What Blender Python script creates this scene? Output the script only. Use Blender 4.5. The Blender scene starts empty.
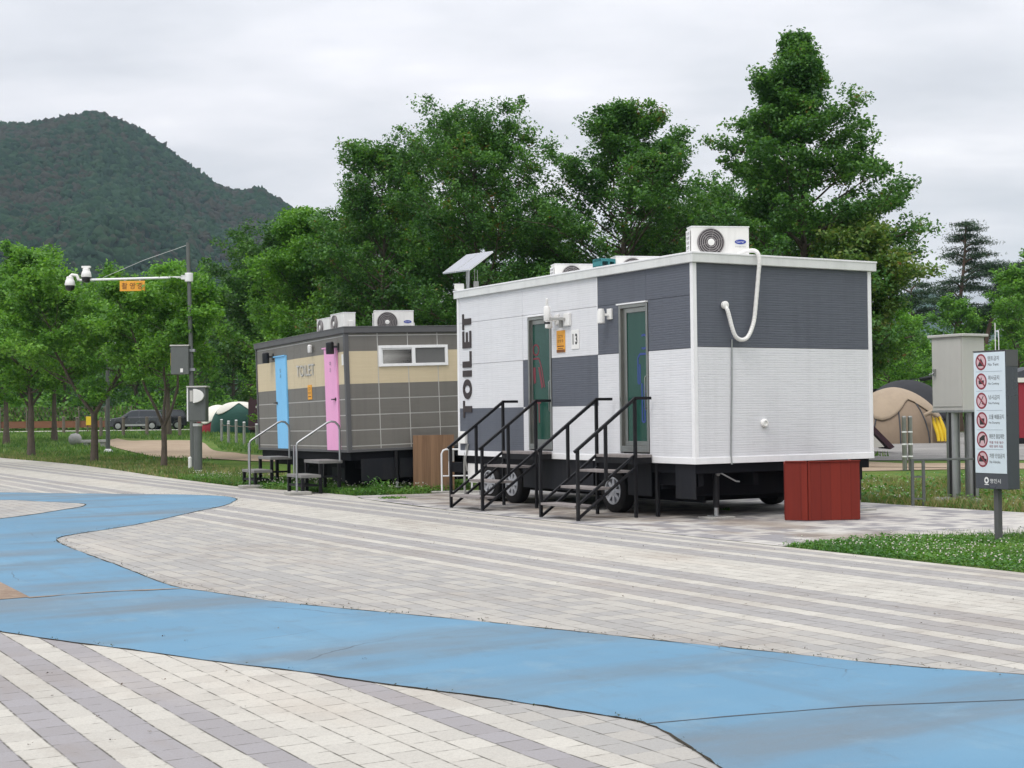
import bpy, math, random
import numpy as np
from mathutils import Vector, Matrix

random.seed(7)
scene = bpy.context.scene
COL = scene.collection
R = math.radians

# ------------------------------------------------------------------ node helpers
class NB:
    """small node-tree builder"""
    def __init__(s, name):
        s.mat = bpy.data.materials.new(name)
        s.mat.use_nodes = True
        s.t = s.mat.node_tree
        s.t.nodes.clear()
        s.out = s.t.nodes.new('ShaderNodeOutputMaterial')
    def node(s, typ, props=None, ins=None):
        n = s.t.nodes.new(typ)
        for k, v in (props or {}).items():
            setattr(n, k, v)
        for k, v in (ins or {}).items():
            s.put(n.inputs[k], v)
        return n
    def put(s, sock, v):
        if isinstance(v, bpy.types.NodeSocket):
            s.t.links.new(v, sock)
        elif isinstance(v, (tuple, list)):
            if sock.type == 'RGBA' and len(v) == 3:
                v = (*v, 1)
            sock.default_value = v
        else:
            sock.default_value = v
    def m(s, op, a, b=None, c=None, clamp=False):
        n = s.t.nodes.new('ShaderNodeMath')
        n.operation = op
        n.use_clamp = clamp
        s.put(n.inputs[0], a)
        if b is not None: s.put(n.inputs[1], b)
        if c is not None: s.put(n.inputs[2], c)
        return n.outputs[0]
    def mix(s, f, a, b, blend='MIX'):
        n = s.t.nodes.new('ShaderNodeMix')
        n.data_type = 'RGBA'
        n.blend_type = blend
        s.put(n.inputs[0], f); s.put(n.inputs[6], a); s.put(n.inputs[7], b)
        return n.outputs[2]
    def ramp(s, f, stops, interp='LINEAR'):
        n = s.t.nodes.new('ShaderNodeValToRGB')
        cr = n.color_ramp
        cr.interpolation = interp
        while len(cr.elements) < len(stops):
            cr.elements.new(0.5)
        while len(cr.elements) > len(stops):
            cr.elements.remove(cr.elements[-1])
        for e, (p, c) in zip(cr.elements, stops):
            e.position = p
            e.color = (*c, 1) if not isinstance(c, (int, float)) else (c, c, c, 1)
        s.put(n.inputs[0], f)
        return n.outputs[0]
    def step(s, x, lo, hi):
        n = s.t.nodes.new('ShaderNodeMapRange')
        n.interpolation_type = 'SMOOTHSTEP'
        s.put(n.inputs[0], x); n.inputs[1].default_value = lo; n.inputs[2].default_value = hi
        return n.outputs[0]
    def objco(s):
        return s.node('ShaderNodeTexCoord').outputs['Object']
    def scaled(s, co, sc, rot=(0, 0, 0)):
        n = s.node('ShaderNodeMapping', ins={'Vector': co, 'Scale': sc, 'Rotation': rot})
        return n.outputs[0]
    def noise(s, co, scale, detail=4, rough=0.55, dim='3D'):
        n = s.node('ShaderNodeTexNoise', {'noise_dimensions': dim}, {'Vector': co, 'Scale': scale, 'Detail': detail, 'Roughness': rough})
        return n.outputs[0]
    def bump(s, h, strength=0.3, dist=0.01):
        return s.node('ShaderNodeBump', ins={'Height': h, 'Strength': strength, 'Distance': dist}).outputs[0]
    def principled(s, col, rough=0.6, metal=0.0, normal=None, spec=0.5, **kw):
        p = s.node('ShaderNodeBsdfPrincipled')
        s.put(p.inputs['Base Color'], col); s.put(p.inputs['Roughness'], rough)
        s.put(p.inputs['Metallic'], metal); s.put(p.inputs['Specular IOR Level'], spec)
        if normal is not None: s.put(p.inputs['Normal'], normal)
        for k, v in kw.items():
            s.put(p.inputs[k.replace('_', ' ')], v)
        s.t.links.new(p.outputs[0], s.out.inputs[0])
        return p

def paint(name, col, rough=0.5, metal=0.0, dirt=0.18, scale=2.5, bump=0.0, spec=0.5, dirtcol=None):
    """a plain coat with uneven wear and grime"""
    b = NB(name)
    co = b.objco()
    n1 = b.noise(co, scale, 6, 0.62)
    n2 = b.noise(b.scaled(co, (6, 6, 0.7)), scale, 4, 0.6)
    d = b.m('MULTIPLY', b.step(b.m('ADD', b.m('MULTIPLY', n1, 0.6), b.m('MULTIPLY', n2, 0.4)), 0.42, 0.68), dirt)
    dc = dirtcol or tuple(c * 0.45 + 0.02 for c in col)
    c = b.mix(d, col, dc)
    r = b.m('ADD', b.m('MULTIPLY', b.m('SUBTRACT', n1, 0.5), 0.25), rough, clamp=True)
    nrm = b.bump(b.noise(co, 60, 3), bump, 0.003) if bump else None
    b.principled(c, r, metal, nrm, spec)
    return b.mat

def siding(name, col, row=0.034, length=0.33, depth=0.3, dirt=0.15, rough=0.55):
    """embossed metal cladding with thin horizontal ribs"""
    b = NB(name)
    co = b.objco()
    sep = b.node('ShaderNodeSeparateXYZ', ins={0: co})
    h = b.m('ADD', sep.outputs[0], sep.outputs[1])
    z = b.m('DIVIDE', sep.outputs[2], row)
    zi = b.m('FLOOR', z)
    fz = b.m('FRACT', z)
    wn = b.node('ShaderNodeTexWhiteNoise', {'noise_dimensions': '1D'}, {'W': zi}).outputs[0]
    xx = b.m('ADD', b.m('DIVIDE', h, length), b.m('MULTIPLY', wn, 7.3))
    cell = b.node('ShaderNodeCombineXYZ', ins={0: b.m('FLOOR', xx), 1: zi})
    cn = b.node('ShaderNodeTexWhiteNoise', {'noise_dimensions': '2D'}, {'Vector': cell.outputs[0]}).outputs[0]
    groove = b.step(b.m('MINIMUM', fz, b.m('SUBTRACT', 1.0, fz)), 0.02, 0.22)
    wob = b.noise(b.scaled(co, (3, 3, 30)), 1.5, 4, 0.6)
    hgt = b.m('ADD', b.m('ADD', b.m('MULTIPLY', groove, 0.7), b.m('MULTIPLY', cn, 0.9)), b.m('MULTIPLY', wob, 1.2))
    n1 = b.noise(b.scaled(co, (1.2, 1.2, 0.5)), 1.3, 6, 0.65)
    streak = b.noise(b.scaled(co, (9, 9, 0.35)), 1.0, 5, 0.6)
    d = b.m('MULTIPLY', b.step(b.m('ADD', b.m('MULTIPLY', n1, 0.5), b.m('MULTIPLY', streak, 0.5)), 0.45, 0.66), dirt)
    c = b.mix(d, col, tuple(x * 0.62 for x in col))
    c = b.mix(b.m('MULTIPLY', b.m('SUBTRACT', 1.0, groove), 0.12), c, tuple(x * 0.55 for x in col))
    c = b.mix(b.m('MULTIPLY', cn, 0.14), c, tuple(x * 0.74 for x in col))
    b.principled(c, rough, 0.0, b.bump(hgt, depth, 0.006), 0.4)
    return b.mat

def metal(name, col=(0.55, 0.55, 0.54), rough=0.35, dirt=0.25):
    return paint(name, col, rough, 1.0, dirt, 3.0)

def wood(name, c1, c2, board=0.09, axis=0):
    b = NB(name)
    co = b.objco()
    sep = b.node('ShaderNodeSeparateXYZ', ins={0: co})
    x = b.m('DIVIDE', b.m('ADD', sep.outputs[0], b.m('MULTIPLY', sep.outputs[1], 0.999)), board)
    xi = b.m('FLOOR', x)
    fx = b.m('FRACT', x)
    wn = b.node('ShaderNodeTexWhiteNoise', {'noise_dimensions': '1D'}, {'W': xi}).outputs[0]
    g = b.noise(b.scaled(co, (38, 38, 1.6)), 1.0, 5, 0.6)
    c = b.mix(b.m('ADD', b.m('MULTIPLY', g, 0.75), b.m('MULTIPLY', wn, 0.3)), c1, c2)
    gap = b.step(b.m('MINIMUM', fx, b.m('SUBTRACT', 1.0, fx)), 0.01, 0.06)
    c = b.mix(b.m('MULTIPLY', b.m('SUBTRACT', 1.0, gap), 0.35), c, tuple(v * 0.3 for v in c1))
    st = b.step(b.noise(co, 2.2, 6, 0.7), 0.58, 0.75)
    c = b.mix(b.m('MULTIPLY', st, 0.35), c, tuple(v * 0.5 + 0.04 for v in c2))
    b.principled(c, 0.75, 0, b.bump(b.m('ADD', gap, b.m('MULTIPLY', g, 0.3)), 0.5, 0.006), 0.3)
    return b.mat

def foliage(name, dark, mid, light, trans=0.3, rare=None):
    g_ = (1.62, 1.50, 1.85)
    dark, mid, light = [tuple(min(c * k, 0.6) for c, k in zip(v, g_)) for v in (dark, mid, light)]
    b = NB(name)
    g = b.node('ShaderNodeNewGeometry')
    r = g.outputs['Random Per Island']
    pos = g.outputs['Position']
    n = b.noise(pos, 0.95, 3)
    f = b.m('ADD', b.m('MULTIPLY', r, 0.75), b.m('MULTIPLY', b.m('SUBTRACT', n, 0.47), 1.8), clamp=True)
    stops = [(0.0, dark), (0.5, mid), (0.95, light)]
    if rare: stops.append((0.995, rare))
    c = b.ramp(f, stops)
    p = b.node('ShaderNodeBsdfPrincipled')
    b.put(p.inputs['Base Color'], c); p.inputs['Roughness'].default_value = 0.5
    p.inputs['Specular IOR Level'].default_value = 0.35
    tr = b.node('ShaderNodeBsdfTranslucent')
    b.put(tr.inputs[0], b.mix(1.0, c, (1.15, 1.25, 0.45), 'MULTIPLY'))
    mx = b.node('ShaderNodeMixShader', ins={0: trans, 1: p.outputs[0], 2: tr.outputs[0]})
    b.t.links.new(mx.outputs[0], b.out.inputs[0])
    return b.mat

# ------------------------------------------------------------------ mesh builder
class MB:
    def __init__(s):
        s.v = []; s.f = []; s.m = []; s.cuts = []
    def add(s, vs, fs, m=0):
        o = len(s.v)
        s.cuts.append((o, len(s.f)))
        s.v.extend([tuple(p) for p in vs])
        s.f.extend([tuple(i + o for i in f) for f in fs])
        s.m.extend([m] * len(fs))
        return s
    def box(s, x0, x1, y0, y1, z0, z1, m=0):
        vs = [(x, y, z) for z in (z0, z1) for y in (y0, y1) for x in (x0, x1)]
        return s.add(vs, [(0, 2, 3, 1), (4, 5, 7, 6), (0, 1, 5, 4), (2, 6, 7, 3), (0, 4, 6, 2), (1, 3, 7, 5)], m)
    def bar(s, p, q, w, h=None, m=0, up=(0, 0, 1)):
        p, q = Vector(p), Vector(q)
        h = h or w
        d = (q - p).normalized()
        up = Vector(up)
        if abs(d.dot(up)) > 0.99: up = Vector((1, 0, 0))
        a = d.cross(up).normalized(); b = a.cross(d).normalized()
        vs = []
        for c in (p, q):
            for sa, sb in ((-1, -1), (1, -1), (1, 1), (-1, 1)):
                vs.append(c + a * sa * w / 2 + b * sb * h / 2)
        return s.add(vs, [(3, 2, 1, 0), (4, 5, 6, 7), (0, 1, 5, 4), (1, 2, 6, 5), (2, 3, 7, 6), (3, 0, 4, 7)], m)
    def tube(s, pts, r, n=10, m=0, cap=True):
        pts = [Vector(p) for p in pts]
        rs = r if isinstance(r, (list, tuple)) else [r] * len(pts)
        vs, fs = [], []
        pa = None
        for i, p in enumerate(pts):
            d = (pts[min(i + 1, len(pts) - 1)] - pts[max(i - 1, 0)])
            if d.length < 1e-9: d = Vector((0, 0, 1))
            d.normalize()
            if pa is None:
                up = Vector((0, 0, 1)) if abs(d.z) < 0.9 else Vector((1, 0, 0))
                pa = d.cross(up).normalized()
            else:
                pa = (pa - d * pa.dot(d))
                pa = pa.normalized() if pa.length > 1e-6 else d.orthogonal().normalized()
            pb = d.cross(pa)
            for k in range(n):
                t = 2 * math.pi * k / n
                vs.append(p + (pa * math.cos(t) + pb * math.sin(t)) * rs[i])
        for i in range(len(pts) - 1):
            for k in range(n):
                fs.append((i * n + k, i * n + (k + 1) % n, (i + 1) * n + (k + 1) % n, (i + 1) * n + k))
        if cap:
            fs.append(tuple(range(n - 1, -1, -1)))
            fs.append(tuple(range((len(pts) - 1) * n, len(pts) * n)))
        return s.add(vs, fs, m)
    def lathe(s, prof, c=(0, 0, 0), axis='z', n=20, m=0):
        """prof = [(r, h)...] turned about an axis through c"""
        vs, fs = [], []
        for r, h in prof:
            for k in range(n):
                t = 2 * math.pi * k / n
                a, b = r * math.cos(t), r * math.sin(t)
                p = {'z': (a, b, h), 'y': (a, h, b), 'x': (h, a, b)}[axis]
                vs.append((p[0] + c[0], p[1] + c[1], p[2] + c[2]))
        L = len(prof)
        for i in range(L - 1):
            for k in range(n):
                fs.append((i * n + k, i * n + (k + 1) % n, (i + 1) * n + (k + 1) % n, (i + 1) * n + k))
        fs.append(tuple(range(n - 1, -1, -1)))
        fs.append(tuple(range((L - 1) * n, L * n)))
        return s.add(vs, fs, m)
    def prism(s, poly, fn, d0, d1, m=0):
        """polygon [(a,b)] lifted to 3D by fn(a,b,d) between depths d0 and d1"""
        n = len(poly)
        vs = [fn(a, b, d0) for a, b in poly] + [fn(a, b, d1) for a, b in poly]
        fs = [tuple(range(n)), tuple(range(2 * n - 1, n - 1, -1))]
        fs += [(i, i + n, (i + 1) % n + n, (i + 1) % n) for i in range(n)]
        return s.add(vs, fs, m)
    def build_each(s, name, mats, parent=None, **kw):
        """every piece added so far becomes a part of its own"""
        out = []
        for (v0, f0), (v1, f1) in zip(s.cuts, s.cuts[1:] + [(len(s.v), len(s.f))]):
            p = MB()
            p.add(s.v[v0:v1], [tuple(i - v0 for i in f) for f in s.f[f0:f1]])
            out.append(p.build(name, mats, parent, **kw))
        return out
    def build(s, name, mats, parent=None, bevel=0.0, smooth=False, loc=None):
        me = bpy.data.meshes.new(name)
        me.from_pydata([tuple(p) for p in s.v], [], s.f)
        mats = mats if isinstance(mats, (list, tuple)) else [mats]
        for mt in mats: me.materials.append(mt)
        if len(mats) > 1: me.polygons.foreach_set('material_index', s.m)
        if smooth:
            me.polygons.foreach_set('use_smooth', [True] * len(me.polygons))
        import bmesh
        bm = bmesh.new(); bm.from_mesh(me)
        bmesh.ops.recalc_face_normals(bm, faces=bm.faces)
        bm.to_mesh(me); bm.free()
        me.update()
        o = bpy.data.objects.new(name, me)
        COL.objects.link(o)
        if parent: o.parent = parent
        if loc: o.location = loc
        if bevel:
            md = o.modifiers.new('edge', 'BEVEL')
            md.width = bevel; md.segments = 2; md.limit_method = 'ANGLE'; md.angle_limit = R(40)
        if smooth:
            try:
                md = o.modifiers.new('split', 'EDGE_SPLIT'); md.split_angle = R(42)
            except Exception: pass
        return o

def quick_mesh(name, verts, faces, mats, parent=None, smooth=False, midx=None):
    """numpy arrays -> object; faces (n,3) or (n,4)"""
    me = bpy.data.meshes.new(name)
    nv, nf, k = len(verts), len(faces), faces.shape[1]
    me.vertices.add(nv); me.loops.add(nf * k); me.polygons.add(nf)
    me.vertices.foreach_set('co', np.asarray(verts, np.float32).ravel())
    me.loops.foreach_set('vertex_index', np.asarray(faces, np.int32).ravel())
    me.polygons.foreach_set('loop_start', np.arange(0, nf * k, k, dtype=np.int32))
    if smooth: me.polygons.foreach_set('use_smooth', np.ones(nf, bool))
    for mt in (mats if isinstance(mats, (list, tuple)) else [mats]): me.materials.append(mt)
    if midx is not None: me.polygons.foreach_set('material_index', np.asarray(midx, np.int32))
    me.update(calc_edges=True)
    o = bpy.data.objects.new(name, me)
    COL.objects.link(o)
    if parent: o.parent = parent
    return o

def thing(name, label, cat, loc=(0, 0, 0), rz=0.0, group=None):
    o = bpy.data.objects.new(name, None)
    o.empty_display_size = 0.2
    COL.objects.link(o)
    o.location = loc; o.rotation_euler = (0, 0, rz)
    o['label'] = label; o['category'] = cat
    if group: o['group'] = group
    return o

def tag(o, label, cat, group=None, kind=None):
    if label: o['label'] = label
    if cat: o['category'] = cat
    if group: o['group'] = group
    if kind: o['kind'] = kind
    return o

def struct(o):
    o['kind'] = 'structure'
    return o

def children_of(o):
    return [c for c in COL.objects if c.parent == o]

def copy_tree(o, parent=None):
    c = o.copy(); COL.objects.link(c)
    if parent: c.parent = parent
    for ch in children_of(o): copy_tree(ch, c)
    return c

_txt = {}
def text_geo(s, bold=0.0, space=1.0):
    """outline of a line of writing as flat triangles: (verts (x,y), faces), height of a capital about 0.7"""
    key = (s, bold, space)
    if key in _txt: return _txt[key]
    cu = bpy.data.curves.new('t', 'FONT'); cu.body = s; cu.size = 1.0; cu.offset = bold; cu.space_character = space
    cu.resolution_u = 3
    ob = bpy.data.objects.new('t', cu); COL.objects.link(ob)
    dg = bpy.context.evaluated_depsgraph_get()
    me = bpy.data.meshes.new_from_object(ob.evaluated_get(dg))
    vs = [(v.co.x, v.co.y) for v in me.vertices]
    fs = [tuple(p.vertices) for p in me.polygons]
    bpy.data.objects.remove(ob); bpy.data.curves.remove(cu); bpy.data.meshes.remove(me)
    if not vs: vs, fs = [(0, 0), (.1, 0), (0, .1)], [(0, 1, 2)]
    _txt[key] = (vs, fs)
    return vs, fs

def add_text(mb, s, fn, x0, x1, y0, y1, m=0, bold=0.0, keep=False, space=1.0):
    """fit writing into the rectangle x0..x1, y0..y1 of the plane given by fn(a, b) -> point"""
    vs, fs = text_geo(s, bold, space)
    ax0 = min(v[0] for v in vs); ax1 = max(v[0] for v in vs)
    ay0 = min(v[1] for v in vs); ay1 = max(v[1] for v in vs)
    sx = (x1 - x0) / max(ax1 - ax0, 1e-6); sy = (y1 - y0) / max(ay1 - ay0, 1e-6)
    mb.add([fn(x0 + (a - ax0) * sx, y0 + (b - ay0) * sy) for a, b in vs], fs, m)

def rects_minus(rect, holes):
    """split rect (a0,a1,b0,b1) around rectangular holes"""
    out = [rect]
    for h in holes:
        nxt = []
        for r in out:
            a0, a1, b0, b1 = r
            h0, h1, g0, g1 = max(a0, h[0]), min(a1, h[1]), max(b0, h[2]), min(b1, h[3])
            if h0 >= h1 or g0 >= g1:
                nxt.append(r); continue
            if a0 < h0: nxt.append((a0, h0, b0, b1))
            if h1 < a1: nxt.append((h1, a1, b0, b1))
            if b0 < g0: nxt.append((h0, h1, b0, g0))
            if g1 < b1: nxt.append((h0, h1, g1, b1))
        out = nxt
    return out
# ------------------------------------------------------------------ materials
M = {}
M['white_side'] = siding('white_siding', (0.685, 0.69, 0.705), depth=0.26, dirt=0.16)
M['dark_side'] = siding('slate_siding', (0.098, 0.108, 0.132), depth=0.4, dirt=0.35)
M['white_metal'] = paint('white_coated_metal', (0.80, 0.80, 0.80), 0.4, 0, 0.15)
M['fascia'] = paint('roof_fascia_white', (0.68, 0.69, 0.67), 0.45, 0, 0.25, 1.6)
M['core'] = paint('seam_dark', (0.05, 0.05, 0.055), 0.8)
M['black_steel'] = paint('black_painted_steel', (0.007, 0.007, 0.009), 0.5, 0, 0.25, 4, spec=0.25, dirtcol=(0.03, 0.028, 0.026))
M['chassis'] = paint('chassis_black', (0.005, 0.0055, 0.008), 0.7, 0, 0.4, 2, spec=0.15, dirtcol=(0.014, 0.014, 0.014))
M['skirt'] = paint('skirt_grey_black', (0.011, 0.012, 0.016), 0.6, 0, 0.45, 2, spec=0.25, dirtcol=(0.03, 0.029, 0.028))
M['tread'] = paint('tread_plate', (0.26, 0.235, 0.225), 0.7, 0.1, 0.5, 6, bump=0.4, dirtcol=(0.13, 0.11, 0.10))
M['rubber'] = paint('tyre_rubber', (0.009, 0.009, 0.0095), 0.85, 0, 0.4, 6, spec=0.2, dirtcol=(0.035, 0.03, 0.026))
M['rim'] = paint('white_rim', (0.36, 0.37, 0.39), 0.35, 0.2, 0.25)
M['steel'] = metal('stainless', (0.34, 0.34, 0.32), 0.36, 0.3)
M['mast'] = paint('mast_grey_coat', (0.125, 0.135, 0.128), 0.45, 0.25, 0.3, 3)
M['galv'] = metal('galvanised', (0.42, 0.43, 0.43), 0.45, 0.35)
M['cab'] = paint('cabinet_steel', (0.52, 0.51, 0.475), 0.45, 0.15, 0.15, 1.5)
M['glass_green'] = paint('green_tinted_glass', (0.010, 0.058, 0.042), 0.14, 0, 0.3, 1.4, dirtcol=(0.03, 0.10, 0.075))
M['red_mark'] = paint('dark_red_film', (0.17, 0.022, 0.035), 0.4)
M['blue_mark'] = paint('blue_film', (0.022, 0.05, 0.24), 0.4)
M['letter'] = paint('dark_brown_letters', (0.030, 0.020, 0.020), 0.5)
M['orange'] = paint('orange_notice', (0.78, 0.36, 0.035), 0.5, 0, 0.1)
M['ink'] = paint('black_ink', (0.02, 0.018, 0.018), 0.6)
M['ink_brown'] = paint('brown_ink', (0.18, 0.06, 0.012), 0.6)
M['white_plastic'] = paint('white_plastic', (0.78, 0.77, 0.74), 0.35, 0, 0.2)
M['grey_plastic'] = paint('grey_plastic', (0.33, 0.33, 0.31), 0.5)
M['black_plastic'] = paint('black_plastic', (0.014, 0.014, 0.016), 0.35)
M['fan_dark'] = paint('fan_grille_grey', (0.045, 0.04, 0.042), 0.6)
M['fan_ring'] = paint('fan_ring_grey', (0.27, 0.25, 0.25), 0.45)
M['fins'] = paint('coil_fins', (0.03, 0.03, 0.03), 0.4, 0.5)
M['logo_blue'] = paint('blue_badge', (0.015, 0.04, 0.30), 0.4)
M['red_board'] = wood('red_stained_boards', (0.225, 0.024, 0.012), (0.125, 0.013, 0.008), 0.075)
M['brown_board'] = wood('brown_stained_boards', (0.38, 0.23, 0.135), (0.14, 0.078, 0.045), 0.09)
M['concrete'] = paint('concrete', (0.36, 0.35, 0.32), 0.9, 0, 0.4, 5, bump=0.5)
M['step_grey'] = paint('step_grey', (0.20, 0.195, 0.185), 0.85, 0, 0.4, 5, bump=0.4)
M['solar'] = paint('solar_cells', (0.30, 0.31, 0.345), 0.18, 0.0, 0.15, 3)
M['alu'] = paint('aluminium', (0.60, 0.61, 0.62), 0.4, 0.4, 0.15)
M['g_panel'] = siding('grey_facade_panel', (0.165, 0.156, 0.138), row=0.02, length=0.9, depth=0.25, dirt=0.3)
M['cream_panel'] = siding('cream_facade_panel', (0.60, 0.505, 0.335), row=0.02, length=0.9, depth=0.25, dirt=0.15)
M['grout'] = paint('panel_joint', (0.50, 0.49, 0.46), 0.8)
M['grey_trim'] = paint('grey_trim', (0.088, 0.088, 0.09), 0.55, 0, 0.25)
M['door_blue'] = paint('blue_door', (0.20, 0.53, 0.84), 0.45, 0, 0.12)
M['door_pink'] = paint('pink_door', (0.82, 0.37, 0.61), 0.45, 0, 0.12)
M['window_white'] = paint('window_frame_white', (0.82, 0.82, 0.81), 0.4)
M['window_dark'] = paint('window_glass_dark', (0.006, 0.006, 0.008), 0.12, 0, 0.1, spec=0.15)
M['window_grey'] = paint('insect_screen_grey', (0.135, 0.135, 0.13), 0.35)
M['sign_face'] = paint('sign_white', (0.62, 0.70, 0.76), 0.35, 0, 0.08)
M['sign_dark'] = paint('sign_charcoal', (0.062, 0.068, 0.082), 0.3, 0, 0.2)
M['sign_red'] = paint('sign_red', (0.24, 0.028, 0.045), 0.5)
M['sign_pink'] = paint('sign_icon_pink', (0.62, 0.42, 0.45), 0.5)
M['sign_line'] = paint('sign_rule_grey', (0.30, 0.36, 0.42), 0.5)
M['bark'] = paint('bark', (0.115, 0.09, 0.07), 0.95, 0, 0.6, 4, bump=0.9, dirtcol=(0.045, 0.04, 0.034))
M['bark_pine'] = paint('pine_bark', (0.13, 0.085, 0.065), 0.95, 0, 0.6, 3, bump=0.9, dirtcol=(0.07, 0.045, 0.035))
M['leaf_oak'] = foliage('oak_leaves', (0.026, 0.078, 0.020), (0.052, 0.135, 0.026), (0.10, 0.215, 0.036), 0.34, (0.22, 0.14, 0.04))
M['leaf_dark'] = foliage('dark_leaves', (0.022, 0.064, 0.017), (0.042, 0.112, 0.022), (0.080, 0.175, 0.030), 0.32)
M['leaf_light'] = foliage('fresh_leaves', (0.048, 0.135, 0.018), (0.095, 0.230, 0.026), (0.155, 0.325, 0.036), 0.36)
M['leaf_mid'] = foliage('mid_leaves', (0.040, 0.115, 0.018), (0.080, 0.195, 0.024), (0.14, 0.285, 0.034), 0.36)
M['leaf_rust'] = foliage('rust_tinged_leaves', (0.045, 0.105, 0.022), (0.085, 0.160, 0.030), (0.16, 0.19, 0.045), 0.33, (0.22, 0.11, 0.05))
M['needles'] = foliage('pine_needles', (0.009, 0.027, 0.010), (0.016, 0.042, 0.014), (0.030, 0.066, 0.020), 0.12)
M['grass'] = foliage('grass_blades', (0.035, 0.090, 0.018), (0.070, 0.145, 0.026), (0.14, 0.20, 0.05), 0.33)
M['dry_grass'] = foliage('dry_grass_blades', (0.075, 0.095, 0.028), (0.15, 0.155, 0.05), (0.29, 0.26, 0.12), 0.3)
M['clover'] = foliage('clover_leaves', (0.030, 0.095, 0.016), (0.058, 0.150, 0.022), (0.11, 0.215, 0.036), 0.33)
M['petal'] = paint('clover_flower', (0.50, 0.49, 0.41), 0.9)
M['tent_tan'] = paint('tan_canvas', (0.33, 0.26, 0.185), 0.9, 0, 0.3, 0.8)
M['tent_tan2'] = paint('tan_canvas_lower', (0.24, 0.18, 0.125), 0.9, 0, 0.3, 0.8)
M['tent_grey'] = paint('charcoal_canvas', (0.055, 0.06, 0.07), 0.85, 0, 0.4, 0.6)
M['tent_black'] = paint('black_canvas', (0.02, 0.021, 0.025), 0.85)
M['tent_green'] = paint('dark_green_canvas', (0.02, 0.085, 0.065), 0.85, 0, 0.3, 0.6)
M['tent_white'] = paint('cream_canvas', (0.70, 0.68, 0.60), 0.85, 0, 0.15, 0.6)
M['maroon'] = paint('maroon_coat', (0.050, 0.018, 0.026), 0.7, 0, 0.3, 0.6)
M['red_canvas'] = paint('red_canvas', (0.28, 0.018, 0.03), 0.8)
M['yellow'] = paint('yellow_plastic', (0.75, 0.52, 0.02), 0.6)
M['car_paint'] = paint('dark_grey_car_paint', (0.07, 0.075, 0.085), 0.25, 0.3, 0.1)
M['car_black'] = paint('black_car_paint', (0.014, 0.014, 0.018), 0.25, 0.2, 0.1)
M['car_glass'] = paint('car_glass', (0.02, 0.025, 0.03), 0.08)
M['lamp_glass'] = paint('lamp_lens', (0.6, 0.6, 0.58), 0.2)
M['wood_post'] = paint('weathered_wood', (0.16, 0.135, 0.11), 0.9, 0, 0.4, 4)
M['net'] = paint('brown_netting', (0.13, 0.09, 0.065), 0.9)
M['net_orange'] = paint('orange_band', (0.20, 0.085, 0.045), 0.8)
M['stone'] = paint('granite', (0.33, 0.325, 0.315), 0.85, 0, 0.4, 7, bump=0.4)

YAW = 0.5307                       # the paving, the white trailer and the kerb lines share one direction
CU = (math.cos(YAW), math.sin(YAW)); CV = (-math.sin(YAW), math.cos(YAW))
def st(s, t, z=0.0):
    """plaza coordinates (across courses, along courses) -> world"""
    return (s * CU[0] + t * CV[0], s * CU[1] + t * CV[1], z)

# ------------------------------------------------------------------ ground materials
def ground_grass():
    b = NB('rough_grass_ground')
    co = b.objco()
    n1 = b.noise(co, 0.25, 6, 0.6); n2 = b.noise(co, 2.6, 6, 0.65); n3 = b.noise(co, 18, 4, 0.7)
    f = b.m('ADD', b.m('ADD', b.m('MULTIPLY', n1, 0.45), b.m('MULTIPLY', n2, 0.35)), b.m('MULTIPLY', n3, 0.25))
    c = b.ramp(f, [(0.36, (0.045, 0.105, 0.02)), (0.50, (0.085, 0.160, 0.03)), (0.60, (0.15, 0.185, 0.05)), (0.72, (0.24, 0.20, 0.10))])
    b.principled(c, 0.95, 0, b.bump(b.m('ADD', n3, n2), 0.9, 0.05), 0.1)
    return b.mat
def ground_dirt(name, c1, c2):
    b = NB(name)
    co = b.objco()
    n1 = b.noise(co, 0.5, 6, 0.6); n3 = b.noise(co, 14, 5, 0.75)
    c = b.ramp(b.m('ADD', b.m('MULTIPLY', n1, 0.5), b.m('MULTIPLY', n3, 0.5)), [(0.35, c1), (0.65, c2)])
    b.principled(c, 0.95, 0, b.bump(n3, 0.7, 0.03), 0.1)
    return b.mat

def paver_base(b, cs, ct):
    co = b.objco()
    sep = b.node('ShaderNodeSeparateXYZ', ins={0: co})
    wob = b.m('MULTIPLY', b.m('SUBTRACT', b.noise(co, 0.8, 2), 0.5), 0.03)
    s = b.m('ADD', sep.outputs[0], wob); t = sep.outputs[1]
    sx = b.m('DIVIDE', s, cs); si = b.m('FLOOR', sx); fs = b.m('FRACT', sx)
    off = b.node('ShaderNodeTexWhiteNoise', {'noise_dimensions': '1D'}, {'W': si}).outputs[0]
    tx = b.m('ADD', b.m('DIVIDE', t, ct), off); ti = b.m('FLOOR', tx); ft = b.m('FRACT', tx)
    cell = b.node('ShaderNodeCombineXYZ', ins={0: si, 1: ti}).outputs[0]
    wn = b.node('ShaderNodeTexWhiteNoise', {'noise_dimensions': '2D'}, {'Vector': cell})
    ds = b.m('MULTIPLY', b.m('MINIMUM', fs, b.m('SUBTRACT', 1.0, fs)), cs)
    dt = b.m('MULTIPLY', b.m('MINIMUM', ft, b.m('SUBTRACT', 1.0, ft)), ct)
    jn = b.noise(co, 5.5, 5, 0.7)
    js = b.m('MULTIPLY', b.m('SUBTRACT', 1.0, b.step(ds, 0.0016, 0.0080)), b.step(jn, 0.34, 0.60))
    jt = b.m('MULTIPLY', b.m('SUBTRACT', 1.0, b.step(dt, 0.0013, 0.0068)), b.step(b.noise(co, 7.5, 4, 0.7), 0.42, 0.60))
    return co, sep, s, t, si, wn.outputs[0], wn.outputs[1], js, jt, off

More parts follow.
